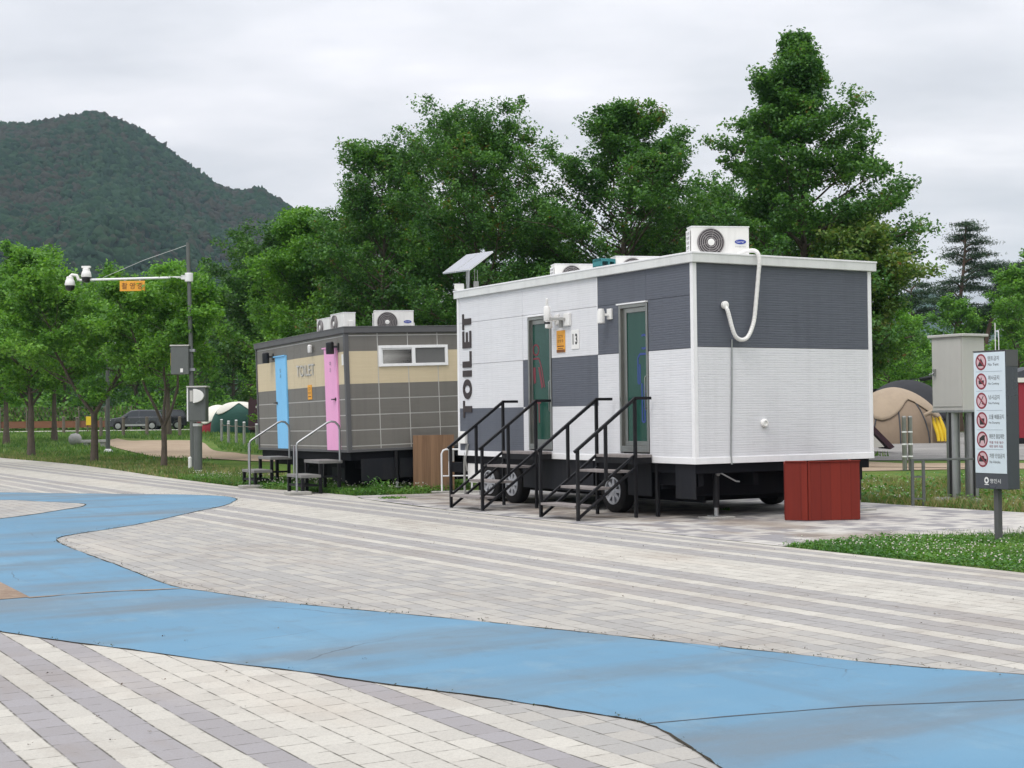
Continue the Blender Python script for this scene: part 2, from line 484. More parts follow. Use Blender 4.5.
def plaza_material():
    b = NB('striped_block_paving')
    cs, ct = 0.1725, 0.205
    co, sep, s, t, si, wn, wcol, js, jt, rown = paver_base(b, cs, ct)
    LIGHT = (0.498, 0.480, 0.428); GREY = (0.285, 0.265, 0.272); MIX = (0.372, 0.350, 0.336)
    # course centre, so colour never changes inside one course
    sc = b.m('MULTIPLY', b.m('ADD', si, 0.5), cs)
    L, G, X = 1.0, 0.0, 0.5
    segs = [(0.0, L), (2.41, L), (3.29, G), (3.46, L), (3.64, X), (6.73, L), (6.93, G), (7.24, L), (7.44, G), (7.78, L), (7.96, G), (8.29, L),
            (9.33, G), (9.66, L), (9.84, G), (10.18, L), (10.37, G), (10.53, L)]
    reg = b.ramp(b.m('DIVIDE', sc, 16.0), [(max(0.0, a / 16.0), v) for a, v in segs], 'CONSTANT')
    alt = b.m('MODULO', b.m('ADD', si, 1001.0), 2.0)            # alternate courses in the near stripes
    near = b.m('LESS_THAN', sc, 2.41)
    reg2 = b.m('ADD', b.m('MULTIPLY', near, alt), b.m('MULTIPLY', b.m('SUBTRACT', 1.0, near), reg))
    ismix = b.m('COMPARE', reg2, 0.5, 0.1)
    rnd = b.m('GREATER_THAN', b.m('ADD', b.m('MULTIPLY', wn, 0.6), b.m('MULTIPLY', rown, 0.4)), 0.52)
    greyc = b.mix(near, (0.325, 0.319, 0.310), (0.295, 0.284, 0.292))
    greyc = b.mix(b.m('LESS_THAN', sc, 3.6), greyc, (0.295, 0.284, 0.292))
    base = b.mix(reg2, greyc, LIGHT)
    mixc = b.mix(rnd, (0.338, 0.333, 0.316), (0.428, 0.414, 0.376))
    c = b.mix(ismix, base, mixc)
    c = b.mix(b.m('MULTIPLY', wn, 0.26), c, (0.20, 0.185, 0.175))
    # far beyond 30 m the same stone, dusty
    spk = b.noise(co, 95, 3, 0.8)
    c = b.mix(b.m('MULTIPLY', b.step(spk, 0.46, 0.72), 0.28), c, (0.15, 0.14, 0.135))
    n1 = b.noise(co, 0.45, 6, 0.62)
    c = b.mix(b.m('MULTIPLY', b.step(n1, 0.52, 0.74), 0.32), c, (0.24, 0.19, 0.15))
    n4 = b.noise(b.scaled(co, (0.5, 0.12, 1)), 1.6, 5, 0.6)
    c = b.mix(b.m('MULTIPLY', b.step(n4, 0.5, 0.72), 0.35), c, (0.52, 0.47, 0.40))
    agg = b.noise(co, 38, 5, 0.85)
    c = b.mix(b.m('MULTIPLY', b.step(agg, 0.40, 0.66), 0.22), c, (0.22, 0.205, 0.19))
    grime = b.step(b.noise(b.scaled(co, (1.0, 0.45, 1)), 0.8, 6, 0.68), 0.52, 0.66)
    c = b.mix(b.m('MULTIPLY', grime, 0.26), c, (0.225, 0.185, 0.150))
    oil = b.step(b.noise(co, 0.9, 5, 0.7), 0.66, 0.78)
    c = b.mix(b.m('MULTIPLY', oil, 0.4), c, (0.16, 0.14, 0.13))
    j = b.m('MAXIMUM', b.m('MULTIPLY', js, 0.9), b.m('MULTIPLY', jt, 0.78))
    c = b.mix(j, c, (0.065, 0.062, 0.048))
    h = b.m('SUBTRACT', b.m('MULTIPLY', spk, 0.25), b.m('MAXIMUM', js, jt))
    b.principled(c, 0.9, 0, b.bump(h, 0.5, 0.006), 0.2)
    return b.mat

def pad_material():
    b = NB('mottled_block_paving')
    co, sep, s, t, si, wn, wcol, js, jt, rown = paver_base(b, 0.2, 0.2)
    big = b.node('ShaderNodeCombineXYZ', ins={0: b.m('FLOOR', b.m('DIVIDE', s, 0.4)), 1: b.m('FLOOR', b.m('ADD', b.m('DIVIDE', t, 0.4), b.m('MULTIPLY', b.m('FLOOR', b.m('DIVIDE', s, 0.4)), 0.43)))})
    w2 = b.node('ShaderNodeTexWhiteNoise', {'noise_dimensions': '2D'}, {'Vector': big.outputs[0]}).outputs[0]
    f = b.m('ADD', b.m('MULTIPLY', wn, 0.5), b.m('MULTIPLY', w2, 0.5))
    c = b.ramp(f, [(0.0, (0.255, 0.248, 0.252)), (0.42, (0.39, 0.376, 0.356)), (0.60, (0.47, 0.455, 0.42))], 'CONSTANT')
    n1 = b.noise(co, 0.55, 6, 0.62)
    c = b.mix(b.m('MULTIPLY', b.step(n1, 0.50, 0.72), 0.45), c, (0.22, 0.18, 0.15))
    band = b.m('MULTIPLY', b.step(sep.outputs[0], 10.9, 11.5), b.m('SUBTRACT', 1.0, b.step(sep.outputs[0], 12.6, 13.4)))
    c = b.mix(b.m('MULTIPLY', b.m('MULTIPLY', band, b.step(b.noise(co, 0.9, 6, 0.65), 0.38, 0.60)), 0.65), c, (0.20, 0.155, 0.115))
    j = b.m('MAXIMUM', b.m('MULTIPLY', js, 0.7), b.m('MULTIPLY', jt, 0.6))
    c = b.mix(j, c, (0.08, 0.068, 0.055))
    spk = b.noise(co, 95, 3, 0.8)
    b.principled(c, 0.9, 0, b.bump(b.m('SUBTRACT', b.m('MULTIPLY', spk, 0.3), b.m('MAXIMUM', js, jt)), 0.5, 0.006), 0.2)
    return b.mat

def blue_material():
    b = NB('blue_painted_concrete')
    co = b.objco()
    n1 = b.noise(co, 0.35, 6, 0.6)
    n2 = b.noise(b.scaled(co, (0.35, 1.1, 1), (0, 0, -0.25)), 0.9, 6, 0.62)
    n3 = b.noise(co, 40, 4, 0.75)
    c = b.ramp(n1, [(0.30, (0.090, 0.205, 0.305)), (0.50, (0.104, 0.234, 0.346)), (0.68, (0.130, 0.266, 0.376))])
    c = b.mix(b.m('MULTIPLY', b.step(n2, 0.44, 0.68), 0.70), c, (0.115, 0.160, 0.190))
    n5 = b.noise(b.scaled(co, (0.25, 1.0, 1), (0, 0, 0.1)), 0.55, 5, 0.55)
    c = b.mix(b.m('MULTIPLY', b.step(n5, 0.48, 0.68), 0.66), c, (0.145, 0.150, 0.148))
    c = b.mix(b.m('MULTIPLY', b.step(n3, 0.5, 0.75), 0.25), c, (0.12, 0.24, 0.37))
    gr_ = b.noise(co, 170, 3, 0.8)
    c = b.mix(b.m('MULTIPLY', b.step(gr_, 0.42, 0.70), 0.30), c, (0.05, 0.12, 0.20))
    tr = b.noise(b.scaled(co, (2.2, 0.16, 1), (0, 0, 0.9)), 1.0, 5, 0.6)
    c = b.mix(b.m('MULTIPLY', b.step(tr, 0.54, 0.72), 0.30), c, (0.10, 0.15, 0.19))
    wear = b.noise(co, 1.7, 8, 0.72)
    c = b.mix(b.m('MULTIPLY', b.step(wear, 0.52, 0.68), 0.42), c, (0.17, 0.27, 0.34))
    dk = b.noise(b.scaled(co, (1.0, 0.6, 1)), 3.2, 8, 0.75)
    c = b.mix(b.m('MULTIPLY', b.step(dk, 0.54, 0.70), 0.34), c, (0.10, 0.135, 0.155))
    cr_ = b.node('ShaderNodeTexVoronoi', {'feature': 'DISTANCE_TO_EDGE'}, {'Vector': b.mix(0.12, co, b.node('ShaderNodeTexNoise', ins={'Vector': co, 'Scale': 2.0, 'Detail': 5.0}).outputs[1]), 'Scale': 0.33}).outputs[0]
    c = b.mix(b.m('MULTIPLY', b.m('MULTIPLY', b.m('SUBTRACT', 1.0, b.step(cr_, 0.0005, 0.0022)), b.step(b.noise(co, 0.6, 3), 0.5, 0.6)), 0.6), c, (0.05, 0.06, 0.07))
    sp = b.step(b.noise(co, 9, 4, 0.75), 0.66, 0.74)
    c = b.mix(b.m('MULTIPLY', sp, 0.4), c, (0.17, 0.16, 0.15))
    b.principled(c, b.m('ADD', 0.55, b.m('MULTIPLY', n1, 0.3)), 0, b.bump(n3, 0.35, 0.004), 0.35)
    return b.mat

# ------------------------------------------------------------------ terrain
def sstep(a, b, x):
    x = np.clip((x - a) / (b - a), 0, 1)
    return x * x * (3 - 2 * x)
def hgt(x, y):
    """the lawn rises half a metre towards the far road on the left"""
    return float(0.5 * sstep(55, 125, np.array(y)) * (1 - sstep(-6, 10, np.array(x))))
def hgt_np(x, y):
    return 0.5 * sstep(55, 125, y) * (1 - sstep(-6, 10, x))

gx = np.concatenate([np.array([-2600, -900, -400, -200]), np.arange(-120, 121, 6.0), np.array([200, 400, 900, 2600])])
gy = np.concatenate([np.array([-450, -200, -60]), np.arange(-20, 181, 6.0), np.array([240, 400, 900, 1800, 3100])])
X, Y = np.meshgrid(gx, gy)
V = np.stack([X.ravel(), Y.ravel(), hgt_np(X.ravel(), Y.ravel()) - 0.012], 1)
nx = len(gx)
F = np.array([(j * nx + i, j * nx + i + 1, (j + 1) * nx + i + 1, (j + 1) * nx + i) for j in range(len(gy) - 1) for i in range(nx - 1)])
struct(quick_mesh('ground', V, F, ground_grass()))

def sheet(name, poly, z, mat, yaw=YAW):
    """flat polygon in plaza coordinates"""
    mb = MB()
    mb.add([(a, b_, 0) for a, b_ in poly], [tuple(range(len(poly)))])
    import bmesh
    me = bpy.data.meshes.new(name)
    me.from_pydata(mb.v, [], mb.f)
    bm = bmesh.new(); bm.from_mesh(me)
    bmesh.ops.triangulate(bm, faces=bm.faces)
    bmesh.ops.recalc_face_normals(bm, faces=bm.faces)
    for f in bm.faces:
        if f.normal.z < 0: f.normal_flip()
    bm.to_mesh(me); bm.free()
    me.materials.append(mat)
    o = bpy.data.objects.new(name, me); COL.objects.link(o)
    o.rotation_euler = (0, 0, yaw); o.location = (0, 0, z)
    return struct(o)

def smooth_line(pts, n=6, closed=False):
    """Catmull-Rom through the points"""
    P = [Vector((p[0], p[1])) for p in pts]
    out = []
    N = len(P)
    for i in range(N - 1):
        p0 = P[max(i - 1, 0)]; p1 = P[i]; p2 = P[i + 1]; p3 = P[min(i + 2, N - 1)]
        for k in range(n):
            t = k / n
            out.append(tuple(0.5 * ((2 * p1) + (p2 - p0) * t + (2 * p0 - 5 * p1 + 4 * p2 - p3) * t * t + (3 * p1 - p0 - 3 * p2 + p3) * t ** 3)))
    out.append(tuple(P[-1]))
    return out

# the plaza: long strip of blocks; its far edge runs along s = 11
edge = [(10.68, -20), (10.68, 12.4), (10.66, 20), (10.9, 23.9), (11.2, 24.9), (11.1, 27.3), (10.85, 28.5), (10.75, 30), (10.85, 33), (11.0, 36.5), (11.5, 43), (11.8, 50), (11.6, 60), (11.9, 75), (11.6, 125)]
sheet('plaza_paving', [(-40, -20)] + smooth_line(edge, 4) + [(-40, 125)], 0.0, plaza_material())
pad_edge = [(10.68, 12.35), (11.4, 12.5), (12.44, 12.32), (14.0, 11.75), (15.5, 10.9), (17.6, 9.4), (16.95, 12.5), (16.72, 15.0), (16.74, 17.3), (16.6, 19.0), (16.2, 24.5), (12.42, 24.64), (11.2, 24.9), (10.9, 23.9), (10.66, 20)]
sheet('trailer_pad_paving', pad_edge, 0.004, pad_material())
# blue painted ways between the islands of blocks
far_edge = [(2.0, 36.0), (4.6, 33.2), (6.09, 31.2), (7.0, 29.9), (7.97, 28.7), (8.75, 27.7), (9.2, 26.6), (9.12, 25.6), (8.75, 24.7), (8.22, 23.7), (7.18, 22.28), (6.09, 20.75), (5.27, 19.8), (4.66, 19.2), (4.34, 18.75), (4.2, 18.2), (4.13, 17.5), (4.07, 16.2), (4.02, 14.8), (3.95, 13.4), (3.94, 12.6), (4.06, 12.1), (4.28, 11.2), (4.54, 10.5), (4.81, 9.9), (5.24, 8.85), (5.59, 7.89), (5.93, 7.04), (6.25, 6.18), (6.62, 5.55), (7.6, 3.6), (8.6, 1.5)]
near_edge = [(-2.5, 22.0), (-0.6, 16.6), (1.0, 13.2), (2.0, 10.9), (2.33, 10.05), (2.62, 9.41), (2.95, 8.6), (3.22, 8.05), (3.42, 7.53), (3.60, 7.1), (3.77, 6.72), (3.93, 6.27), (4.05, 5.93), (4.09, 5.77), (4.06, 5.55), (3.96, 5.22), (3.82, 4.8), (3.5, 4.0), (2.9, 2.4), (2.3, 0.0)]
blue_mat = blue_material()
fe = smooth_line(far_edge, 5); ne = smooth_line(near_edge, 5)
sheet('blue_path', [(-9, 36.5)] + fe + [(8.6, -2), (2.3, -2)] + ne[::-1] + [(-9, 25)], 0.004, blue_mat)
# the island of blocks set in the blue way on the left
isl = smooth_line([(-2.2, 28.2), (2.0, 28.6), (4.4, 28.6), (5.48, 28.2), (5.94, 27.2), (6.3, 26.3), (6.42, 25.8), (6.2, 25.1), (5.7, 24.4), (5.01, 23.5), (4.43, 22.9), (3.0, 21.6), (1.0, 20.2)], 4)
sheet('block_island_paving', isl, 0.008, bpy.data.materials['striped_block_paving'])
sheet('worn_kerb_patch', [(1.6, 15.2), (2.70, 14.0), (2.68, 12.62), (2.36, 12.60), (1.0, 13.4)], 0.008, ground_dirt('worn_brown_paving', (0.22, 0.16, 0.12), (0.38, 0.31, 0.24)))

def ribbon(name, pts, w, z, mat, jit=0.3, seed=1):
    """thin dark joint with an uneven edge, laid along a line (plaza coordinates)"""
    rnd = random.Random(seed)
    P = []
    for i in range(len(pts) - 1):
        a, b_ = Vector(pts[i]), Vector(pts[i + 1])
        k = max(1, int((b_ - a).length / 0.12))
        P += [a + (b_ - a) * (j / k) for j in range(k)]
    P.append(Vector(pts[-1]))
    mb = MB(); vs = []; fs = []
    for i, p in enumerate(P):
        d = (P[min(i + 1, len(P) - 1)] - P[max(i - 1, 0)]).normalized()
        n = Vector((-d.y, d.x))
        ww = w * (1 + rnd.uniform(-jit, jit))
        o = n * rnd.uniform(-1, 1) * w * jit * 0.5
        q = p + n * ww / 2 + o; r = p - n * ww / 2 + o
        vs += [(q.x, q.y, 0), (r.x, r.y, 0)]
    fs = [(2 * i, 2 * i + 1, 2 * i + 3, 2 * i + 2) for i in range(len(P) - 1)]
    mb.add(vs, fs)
    o = mb.build(name, mat)
    o.rotation_euler = (0, 0, YAW); o.location = (0, 0, z)
    return struct(o)
M['moss'] = ground_dirt('mossy_joint', (0.028, 0.026, 0.020), (0.07, 0.06, 0.042))
M['saw_cut'] = paint('saw_cut', (0.05, 0.06, 0.07), 0.9)
ribbon('edge_joint', fe, 0.013, 0.0055, M['moss'], 0.95, 1)
ribbon('edge_joint', ne, 0.011, 0.0055, M['moss'], 0.95, 2)
ribbon('edge_joint', isl, 0.022, 0.0095, M['moss'], 0.6, 3)
ribbon('expansion_joint', [(4.09, 5.72), (4.59, 5.62), (5.24, 5.46), (6.03, 5.12), (8.2, 4.3)], 0.016, 0.0055, M['saw_cut'], 0.3, 4)
ribbon('expansion_joint', [(2.66, 12.58), (3.0, 12.62), (3.35, 12.60), (3.93, 12.45)], 0.05, 0.0085, bpy.data.materials['worn_brown_paving'], 0.8, 6)

dirt = ground_dirt('beige_dirt', (0.27, 0.205, 0.145), (0.40, 0.32, 0.235))
def wsheet(name, poly, z, mat, follow=False):
    o = sheet(name, poly, z, mat, 0.0)
    if follow:
        for v in o.data.vertices: v.co.z = hgt(v.co.x, v.co.y) + 0.012
    return o
# winding dirt track on the left and the pale road beyond it
dt = smooth_line([(-24.5, 90), (-22.3, 84.6), (-21.1, 84.6), (-18.5, 83.3), (-16.6, 78), (-13.3, 64.6), (-11.5, 60.3), (-9.8, 56.3), (-4, 50), (4, 46), (10, 42)], 5)
dt2 = smooth_line([(12, 36), (4, 41), (-4, 44.6), (-8.5, 48.7), (-9.9, 50.8), (-11.6, 53.2), (-13.3, 54.8), (-14.9, 58.9), (-17, 64.5), (-20.5, 74), (-23.6, 83)], 5)
wsheet('dirt_track', dt + dt2, 0.004, dirt, True)
# (the track is split finely enough to follow the rise)
wsheet('far_road', [(-160, 118.5), (-60, 117.2), (-22, 117.2), (-14, 119.5), (-14, 123), (-22, 121.0), (-60, 121.0), (-160, 122)], 0.02, ground_dirt('pale_road', (0.52, 0.50, 0.46), (0.60, 0.58, 0.54)), True)
wsheet('dirt_track_right', [(8.2, 35.4), (12, 36.0), (16, 33.6), (30, 27.0), (34, 31.0), (18, 38.2), (10, 40.5), (7.5, 38.5)], 0.003, dirt)
wsheet('gravel_yard', [(9.5, 43.0), (20, 40.0), (40, 33), (70, 60), (50, 95), (10, 90)], 0.006, ground_dirt('grey_gravel', (0.16, 0.155, 0.15), (0.33, 0.32, 0.30)))
# ================================================================== white toilet trailer
W_O = (2.5, 19.9, 0.0)
root = thing('toilet_trailer', 'white and slate-grey chequered toilet trailer numbered 13 with green glass doors', 'trailer', W_O, YAW)
WL, WW, Z0, Z1 = 6.82, 3.30, 0.81, 3.55
def onL(x):                       # a point on the long left wall: a runs towards the reader's right, i.e. towards -y
    return lambda a, b, d=0.0: (x - d, a, b)
holes = [(3.68, 4.41, 0.90, 3.075), (1.055, 1.80, 0.90, 3.09)]
ycols = [(4.578, 6.80), (2.365, 4.572), (1.105, 2.359), (0.02, 1.099)]
zrows = [(Z0 + 0.05, 1.605), (1.605, 2.372), (2.378, 3.107), (3.113, Z1)]
col_of = lambda i, j: 'dark' if (i == 0 and j == 0) or (i == 1 and j == 1) or (i >= 2 and j >= 2) else 'white'
wb, db = MB(), MB()
for i, (a0, a1) in enumerate(ycols):
    for j, (b0, b1) in enumerate(zrows):
        for r in rects_minus((a0, a1, b0, b1), holes):
            (db if col_of(i, j) == 'dark' else wb).box(0.0, 0.06, r[0], r[1], r[2], r[3])
# short end wall, far end wall, back wall
db.box(0.02, WW - 0.02, 0.0, 0.06, 2.395, Z1)
wb.box(0.02, WW - 0.02, 0.0, 0.06, Z0 + 0.05, 2.389)
wb.box(0.02, WW - 0.02, WL - 0.06, WL, Z0 + 0.05, Z1)
wb.box(WW - 0.06, WW, 0.06, WL - 0.06, Z0 + 0.05, Z1)
wb.build('white_wall_panel', M['white_side'], root)
db.build('dark_wall_panel', M['dark_side'], root)
MB().box(0.061, WW - 0.061, 0.061, WL - 0.061, Z0 + 0.02, Z1 - 0.01).build('wall_core', M['core'], root)
t = MB()
for (x0, x1, y0, y1) in ((-0.012, 0.055, -0.012, 0.055), (WW - 0.055, WW + 0.012, -0.012, 0.055), (-0.012, 0.05, WL - 0.05, WL + 0.012), (WW - 0.05, WW + 0.012, WL - 0.05, WL + 0.012)):
    t.box(x0, x1, y0, y1, Z0, Z1)
t.box(-0.006, 0.012, 2.352, 2.372, 2.38, Z1)          # thin strip where white meets slate
t.build_each('corner_trim', M['white_metal'], root, bevel=0.004)
t = MB()
t.box(-0.016, WW + 0.016, -0.016, 0.07, Z0 - 0.035, Z0 + 0.055); t.box(-0.016, 0.07, 0.07, WL + 0.016, Z0 - 0.035, Z0 + 0.055)
t.box(WW - 0.07, WW + 0.016, 0.07, WL + 0.016, Z0 - 0.035, Z0 + 0.055)
t.build_each('sill_trim', M['white_metal'], root, bevel=0.004)
rf = MB()
rf.box(-0.05, WW + 0.08, -0.06, WL + 0.06, 3.552, 3.69)
roof = rf.build('roof', M['fascia'], root, 0.008)
MB().box(-0.058, WW + 0.088, -0.068, WL + 0.068, 3.672, 3.698).build('roof_edge_trim', M['white_metal'], roof, 0.004)

def glass_door(y0, y1, z0, z1, kind):
    """steel framed green glass door set 4 cm into the wall"""
    mb = MB(); fw = 0.045
    mb.box(-0.012, 0.075, y0, y0 + fw, z0, z1); mb.box(-0.012, 0.075, y1 - fw, y1, z0, z1)
    mb.box(-0.012, 0.075, y0 + fw, y1 - fw, z1 - 0.05, z1); mb.box(-0.012, 0.075, y0 + fw, y1 - fw, z0, z0 + 0.09)
    fr = mb.build('door_frame', M['steel'], root, 0.004)
    MB().box(-0.05, 0.0, y0 - 0.01, y1 + 0.01, z1, z1 + 0.022).build('rain_drip', M['white_metal'], fr, 0.004)
    a, b_ = y0 + fw, y1 - fw
    leaf = MB()
    leaf.box(0.045, 0.058, a, b_, z0 + 0.09, z1 - 0.05)
    d = leaf.build('door', M['glass_green'], root)
    mb = MB(); sw = 0.035 if kind == 'woman' else 0.10
    mb.box(0.03, 0.0445, b_ - sw, b_, z0 + 0.092, z1 - 0.052); mb.box(0.03, 0.0445, a, a + 0.022, z0 + 0.092, z1 - 0.052)
    mb.box(0.03, 0.0445, a + 0.022, b_ - sw, z1 - 0.12, z1 - 0.052); mb.box(0.03, 0.0445, a + 0.022, b_ - sw, z0 + 0.092, z0 + 0.16)
    mb.build('door_stile', M['steel'], d, 0.003)
    h = MB()
    h.tube([(0.02, a + 0.05, 2.02), (0.005, a + 0.05, 2.0), (0.005, a + 0.05, 1.55), (0.02, a + 0.05, 1.53)], 0.009, 8)
    h.tube([(0.044, a + 0.05, 1.97), (0.005, a + 0.05, 1.97)], 0.007, 6); h.tube([(0.044, a + 0.05, 1.58), (0.005, a + 0.05, 1.58)], 0.007, 6)
    h.build('handle', M['steel'], d, smooth=True)
    e = MB()
    P = lambda y, z: (0.0435, y, z)
    def stroke(pts, w=0.03):
        for p, q in zip(pts[:-1], pts[1:]): e.bar(P(*p), P(*q), w, 0.0022, 0, up=(1, 0, 0))
    def ring(cy, cz, r, a0=0, a1=360, w=0.028):
        n = 22
        stroke([(cy + r * math.cos(R(a0 + (a1 - a0) * k / n)), cz + r * math.sin(R(a0 + (a1 - a0) * k / n))) for k in range(n + 1)], w)
    if kind == 'woman':
        ring(4.23, 2.53, 0.085)
        stroke([(4.35, 2.20), (4.34, 2.39), (4.14, 2.39), (4.06, 2.22), (3.98, 1.92)])
        e.prism([(4.17, 2.25), (4.11, 2.25), (4.02, 1.93), (4.07, 1.90)], lambda a_, b2, dd: (0.0435 - dd, a_, b2), 0, 0.002)
        e.prism([(4.33, 2.25), (4.25, 2.25), (4.24, 2.0), (4.30, 1.98)], lambda a_, b2, dd: (0.0435 - dd, a_, b2), 0, 0.002)
        e.prism([(4.33, 1.72), (4.08, 1.72), (4.10, 1.66), (4.33, 1.66)], lambda a_, b2, dd: (0.0435 - dd, a_, b2), 0, 0.002)
        stroke([(4.16, 1.66), (4.15, 1.35)]); stroke([(4.29, 1.66), (4.30, 1.30)])
        e.build('woman_symbol', M['red_mark'], d)
    else:
        ring(1.235, 2.52, 0.10, 60, 300)
        stroke([(1.14, 2.345), (1.33, 2.345), (1.385, 2.29), (1.385, 1.92), (1.335, 1.92), (1.335, 2.20)])
        stroke([(1.29, 1.92), (1.29, 1.36), (1.225, 1.36), (1.225, 1.90)])
        stroke([(1.225, 1.80), (1.15, 1.80), (1.15, 1.42)])
        e.build('man_symbol', M['blue_mark'], d)
    return d
glass_door(3.69, 4.40, 0.92, 3.065, 'woman')
glass_door(1.065, 1.79, 0.92, 3.08, 'man')

# big upright letters, reading upwards
lt = MB()
def letter_fn(a, b_, d): return (-0.004 - d, 6.632 - b_, 1.44 + a)      # a = along the word (up), b = letter height (towards -y)
LH = 0.315
def lrect(a0, a1, b0, b1): lt.prism([(a0, b0), (a1, b0), (a1, b1), (a0, b1)], lambda a, b_, d: letter_fn(a, LH - b_, d), 0, 0.012)
def T_(o, w=0.27): lrect(o, o + w, LH - 0.055, LH); lrect(o + w / 2 - 0.055, o + w / 2 + 0.055, 0, LH - 0.055)
T_(0.0, 0.30)
n = 26
for k in range(n):                                                     # heavy O
    t0, t1 = 2 * math.pi * k / n, 2 * math.pi * (k + 1) / n
    c_, hw = (0.50, LH / 2), (0.175, LH / 2)
    po = lambda t_, f, g: (c_[0] + hw[0] * f * math.cos(t_), LH - (c_[1] + hw[1] * g * math.sin(t_)))
    lt.prism([po(t0, 1, 1), po(t1, 1, 1), po(t1, .40, .62), po(t0, .40, .62)], letter_fn, 0, 0.012)
lrect(0.72, 0.83, 0, LH)
lrect(0.88, 0.99, 0, LH); lrect(0.99, 1.165, 0, 0.06)
lrect(1.22, 1.33, 0, LH); lrect(1.33, 1.52, 0, 0.06); lrect(1.33, 1.52, LH - 0.06, LH); lrect(1.33, 1.50, LH / 2 - 0.03, LH / 2 + 0.03)
T_(1.545, 0.28)
lt.build('toilet_lettering', M['letter'], root)

# notice, number plate, socket box
mb = MB(); mb.box(-0.012, -0.002, 3.272, 3.514, 2.455, 2.80); nt = mb.build('orange_notice', M['orange'], root, 0.002)
mb = MB(); f = lambda a, b_: (-0.0135, -a, b_)
add_text(mb, 'CCTV', f, -3.47, -3.32, 2.68, 2.73); add_text(mb, '촬영중', f, -3.485, -3.305, 2.61, 2.66)
mb.box(-0.0135, -0.0125, 3.30, 3.49, 2.585, 2.588); mb.box(-0.0135, -0.0125, 3.30, 3.49, 2.545, 2.562); mb.box(-0.0135, -0.0125, 3.32, 3.47, 2.512, 2.526)
mb.build('notice_lettering', M['ink_brown'], nt)
MB().box(-0.0145, -0.0125, 3.274, 3.512, 2.457, 2.50).build('notice_footer', M['ink_brown'], nt)
mb = MB(); mb.box(-0.010, -0.002, 2.87, 3.085, 2.49, 2.79); pl = mb.build('number_plate', M['white_plastic'], root, 0.003)
mb = MB(); add_text(mb, '13', lambda a, b_: (-0.0115, -a, b_), -3.045, -2.91, 2.56, 2.73, bold=0.035, space=1.3); mb.build('number_lettering', M['ink'], pl)
MB().box(-0.055, -0.001, 6.50, 6.73, 0.985, 1.20).build('socket_box', M['white_plastic'], root, 0.008)

def wall_lamp(y, z):
    mb = MB()
    mb.lathe([(0.045, -0.11), (0.06, -0.10), (0.055, 0.06), (0.042, 0.11)], (-0.13, y + 0.05, z - 0.02), 'z', 14)
    l = mb.build('wall_lamp', M['white_plastic'], root, smooth=True)
    mb = MB(); mb.box(-0.03, -0.001, y - 0.07, y + 0.05, z - 0.07, z + 0.09); mb.bar((-0.02, y, z), (-0.13, y + 0.05, z), 0.035); mb.build('lamp_bracket', M['white_plastic'], l, 0.004)
wall_lamp(3.50, 2.97)
wall_lamp(2.02, 2.96)
# camera on a stalk between the doors
mb = MB(); mb.box(-0.05, -0.001, 3.09, 3.25, 2.86, 3.06); cb = mb.build('camera_junction_box', M['white_plastic'], root, 0.01)
mb = MB(); mb.lathe([(0.05, -0.12), (0.055, -0.11), (0.055, 0.09), (0.04, 0.11)], (-0.24, 3.42, 3.07), 'z', 14); mb.lathe([(0.012, 0), (0.022, 0.02), (0.022, 0.12), (0.012, 0.13)], (-0.24, 3.42, 3.17), 'z', 10); sc_ = mb.build('security_camera', M['white_plastic'], cb, smooth=True)
MB().bar((-0.05, 3.2, 2.97), (-0.24, 3.40, 2.98), 0.04).bar((-0.06, 3.3, 3.0), (-0.06, 3.3, 2.84), 0.05).build('camera_arm', M['grey_plastic'], cb, 0.003)
MB().lathe([(0.046, -0.03), (0.05, 0.0)], (-0.24, 3.42, 2.93), 'z', 14).build('camera_lens', M['black_plastic'], cb, smooth=True)

# drain hose, cable and vent cap on the short end
P = [(1.00, 0.25, 3.72), (1.02, 0.08, 3.76), (1.05, -0.09, 3.74), (1.075, -0.13, 3.62), (1.07, -0.11, 3.42), (1.045, -0.09, 3.1), (1.015, -0.08, 2.83), (0.98, -0.08, 2.70), (0.92, -0.08, 2.58), (0.85, -0.08, 2.51), (0.75, -0.08, 2.495), (0.665, -0.08, 2.545), (0.61, -0.08, 2.66), (0.575, -0.07, 2.80), (0.545, -0.06, 2.91), (0.53, -0.02, 2.965)]
PP = []
for i in range(len(P) - 1):
    p0, p1, p2, p3 = (Vector(P[max(i - 1, 0)]), Vector(P[i]), Vector(P[i + 1]), Vector(P[min(i + 2, len(P) - 1)]))
    for k in range(7):
        t_ = k / 7
        PP.append(0.5 * (2 * p1 + (p2 - p0) * t_ + (2 * p0 - 5 * p1 + 4 * p2 - p3) * t_ ** 2 + (3 * p1 - p0 - 3 * p2 + p3) * t_ ** 3))
mb = MB(); mb.tube(PP, [0.028 + 0.002 * (i % 2) for i in range(len(PP))], 12)
hose = mb.build('drain_hose', M['white_plastic'], root, smooth=False)
MB().lathe([(0.055, -0.01), (0.055, -0.05), (0.042, -0.06)], (0.53, 0, 2.975), 'y', 16).build('hose_socket', M['white_plastic'], hose, smooth=True)
MB().tube([(0.655, -0.014, 2.50), (0.64, -0.014, 1.8), (0.61, -0.016, 0.9), (0.61, -0.03, 0.76)], 0.011, 8).build('cable', M['galv'], root, smooth=True)
MB().lathe([(0.06, -0.001), (0.06, -0.03), (0.045, -0.045), (0.03, -0.045), (0.03, -0.035)], (1.22, 0, 1.325), 'y', 18).build('vent_cap', M['white_plastic'], root, smooth=True)

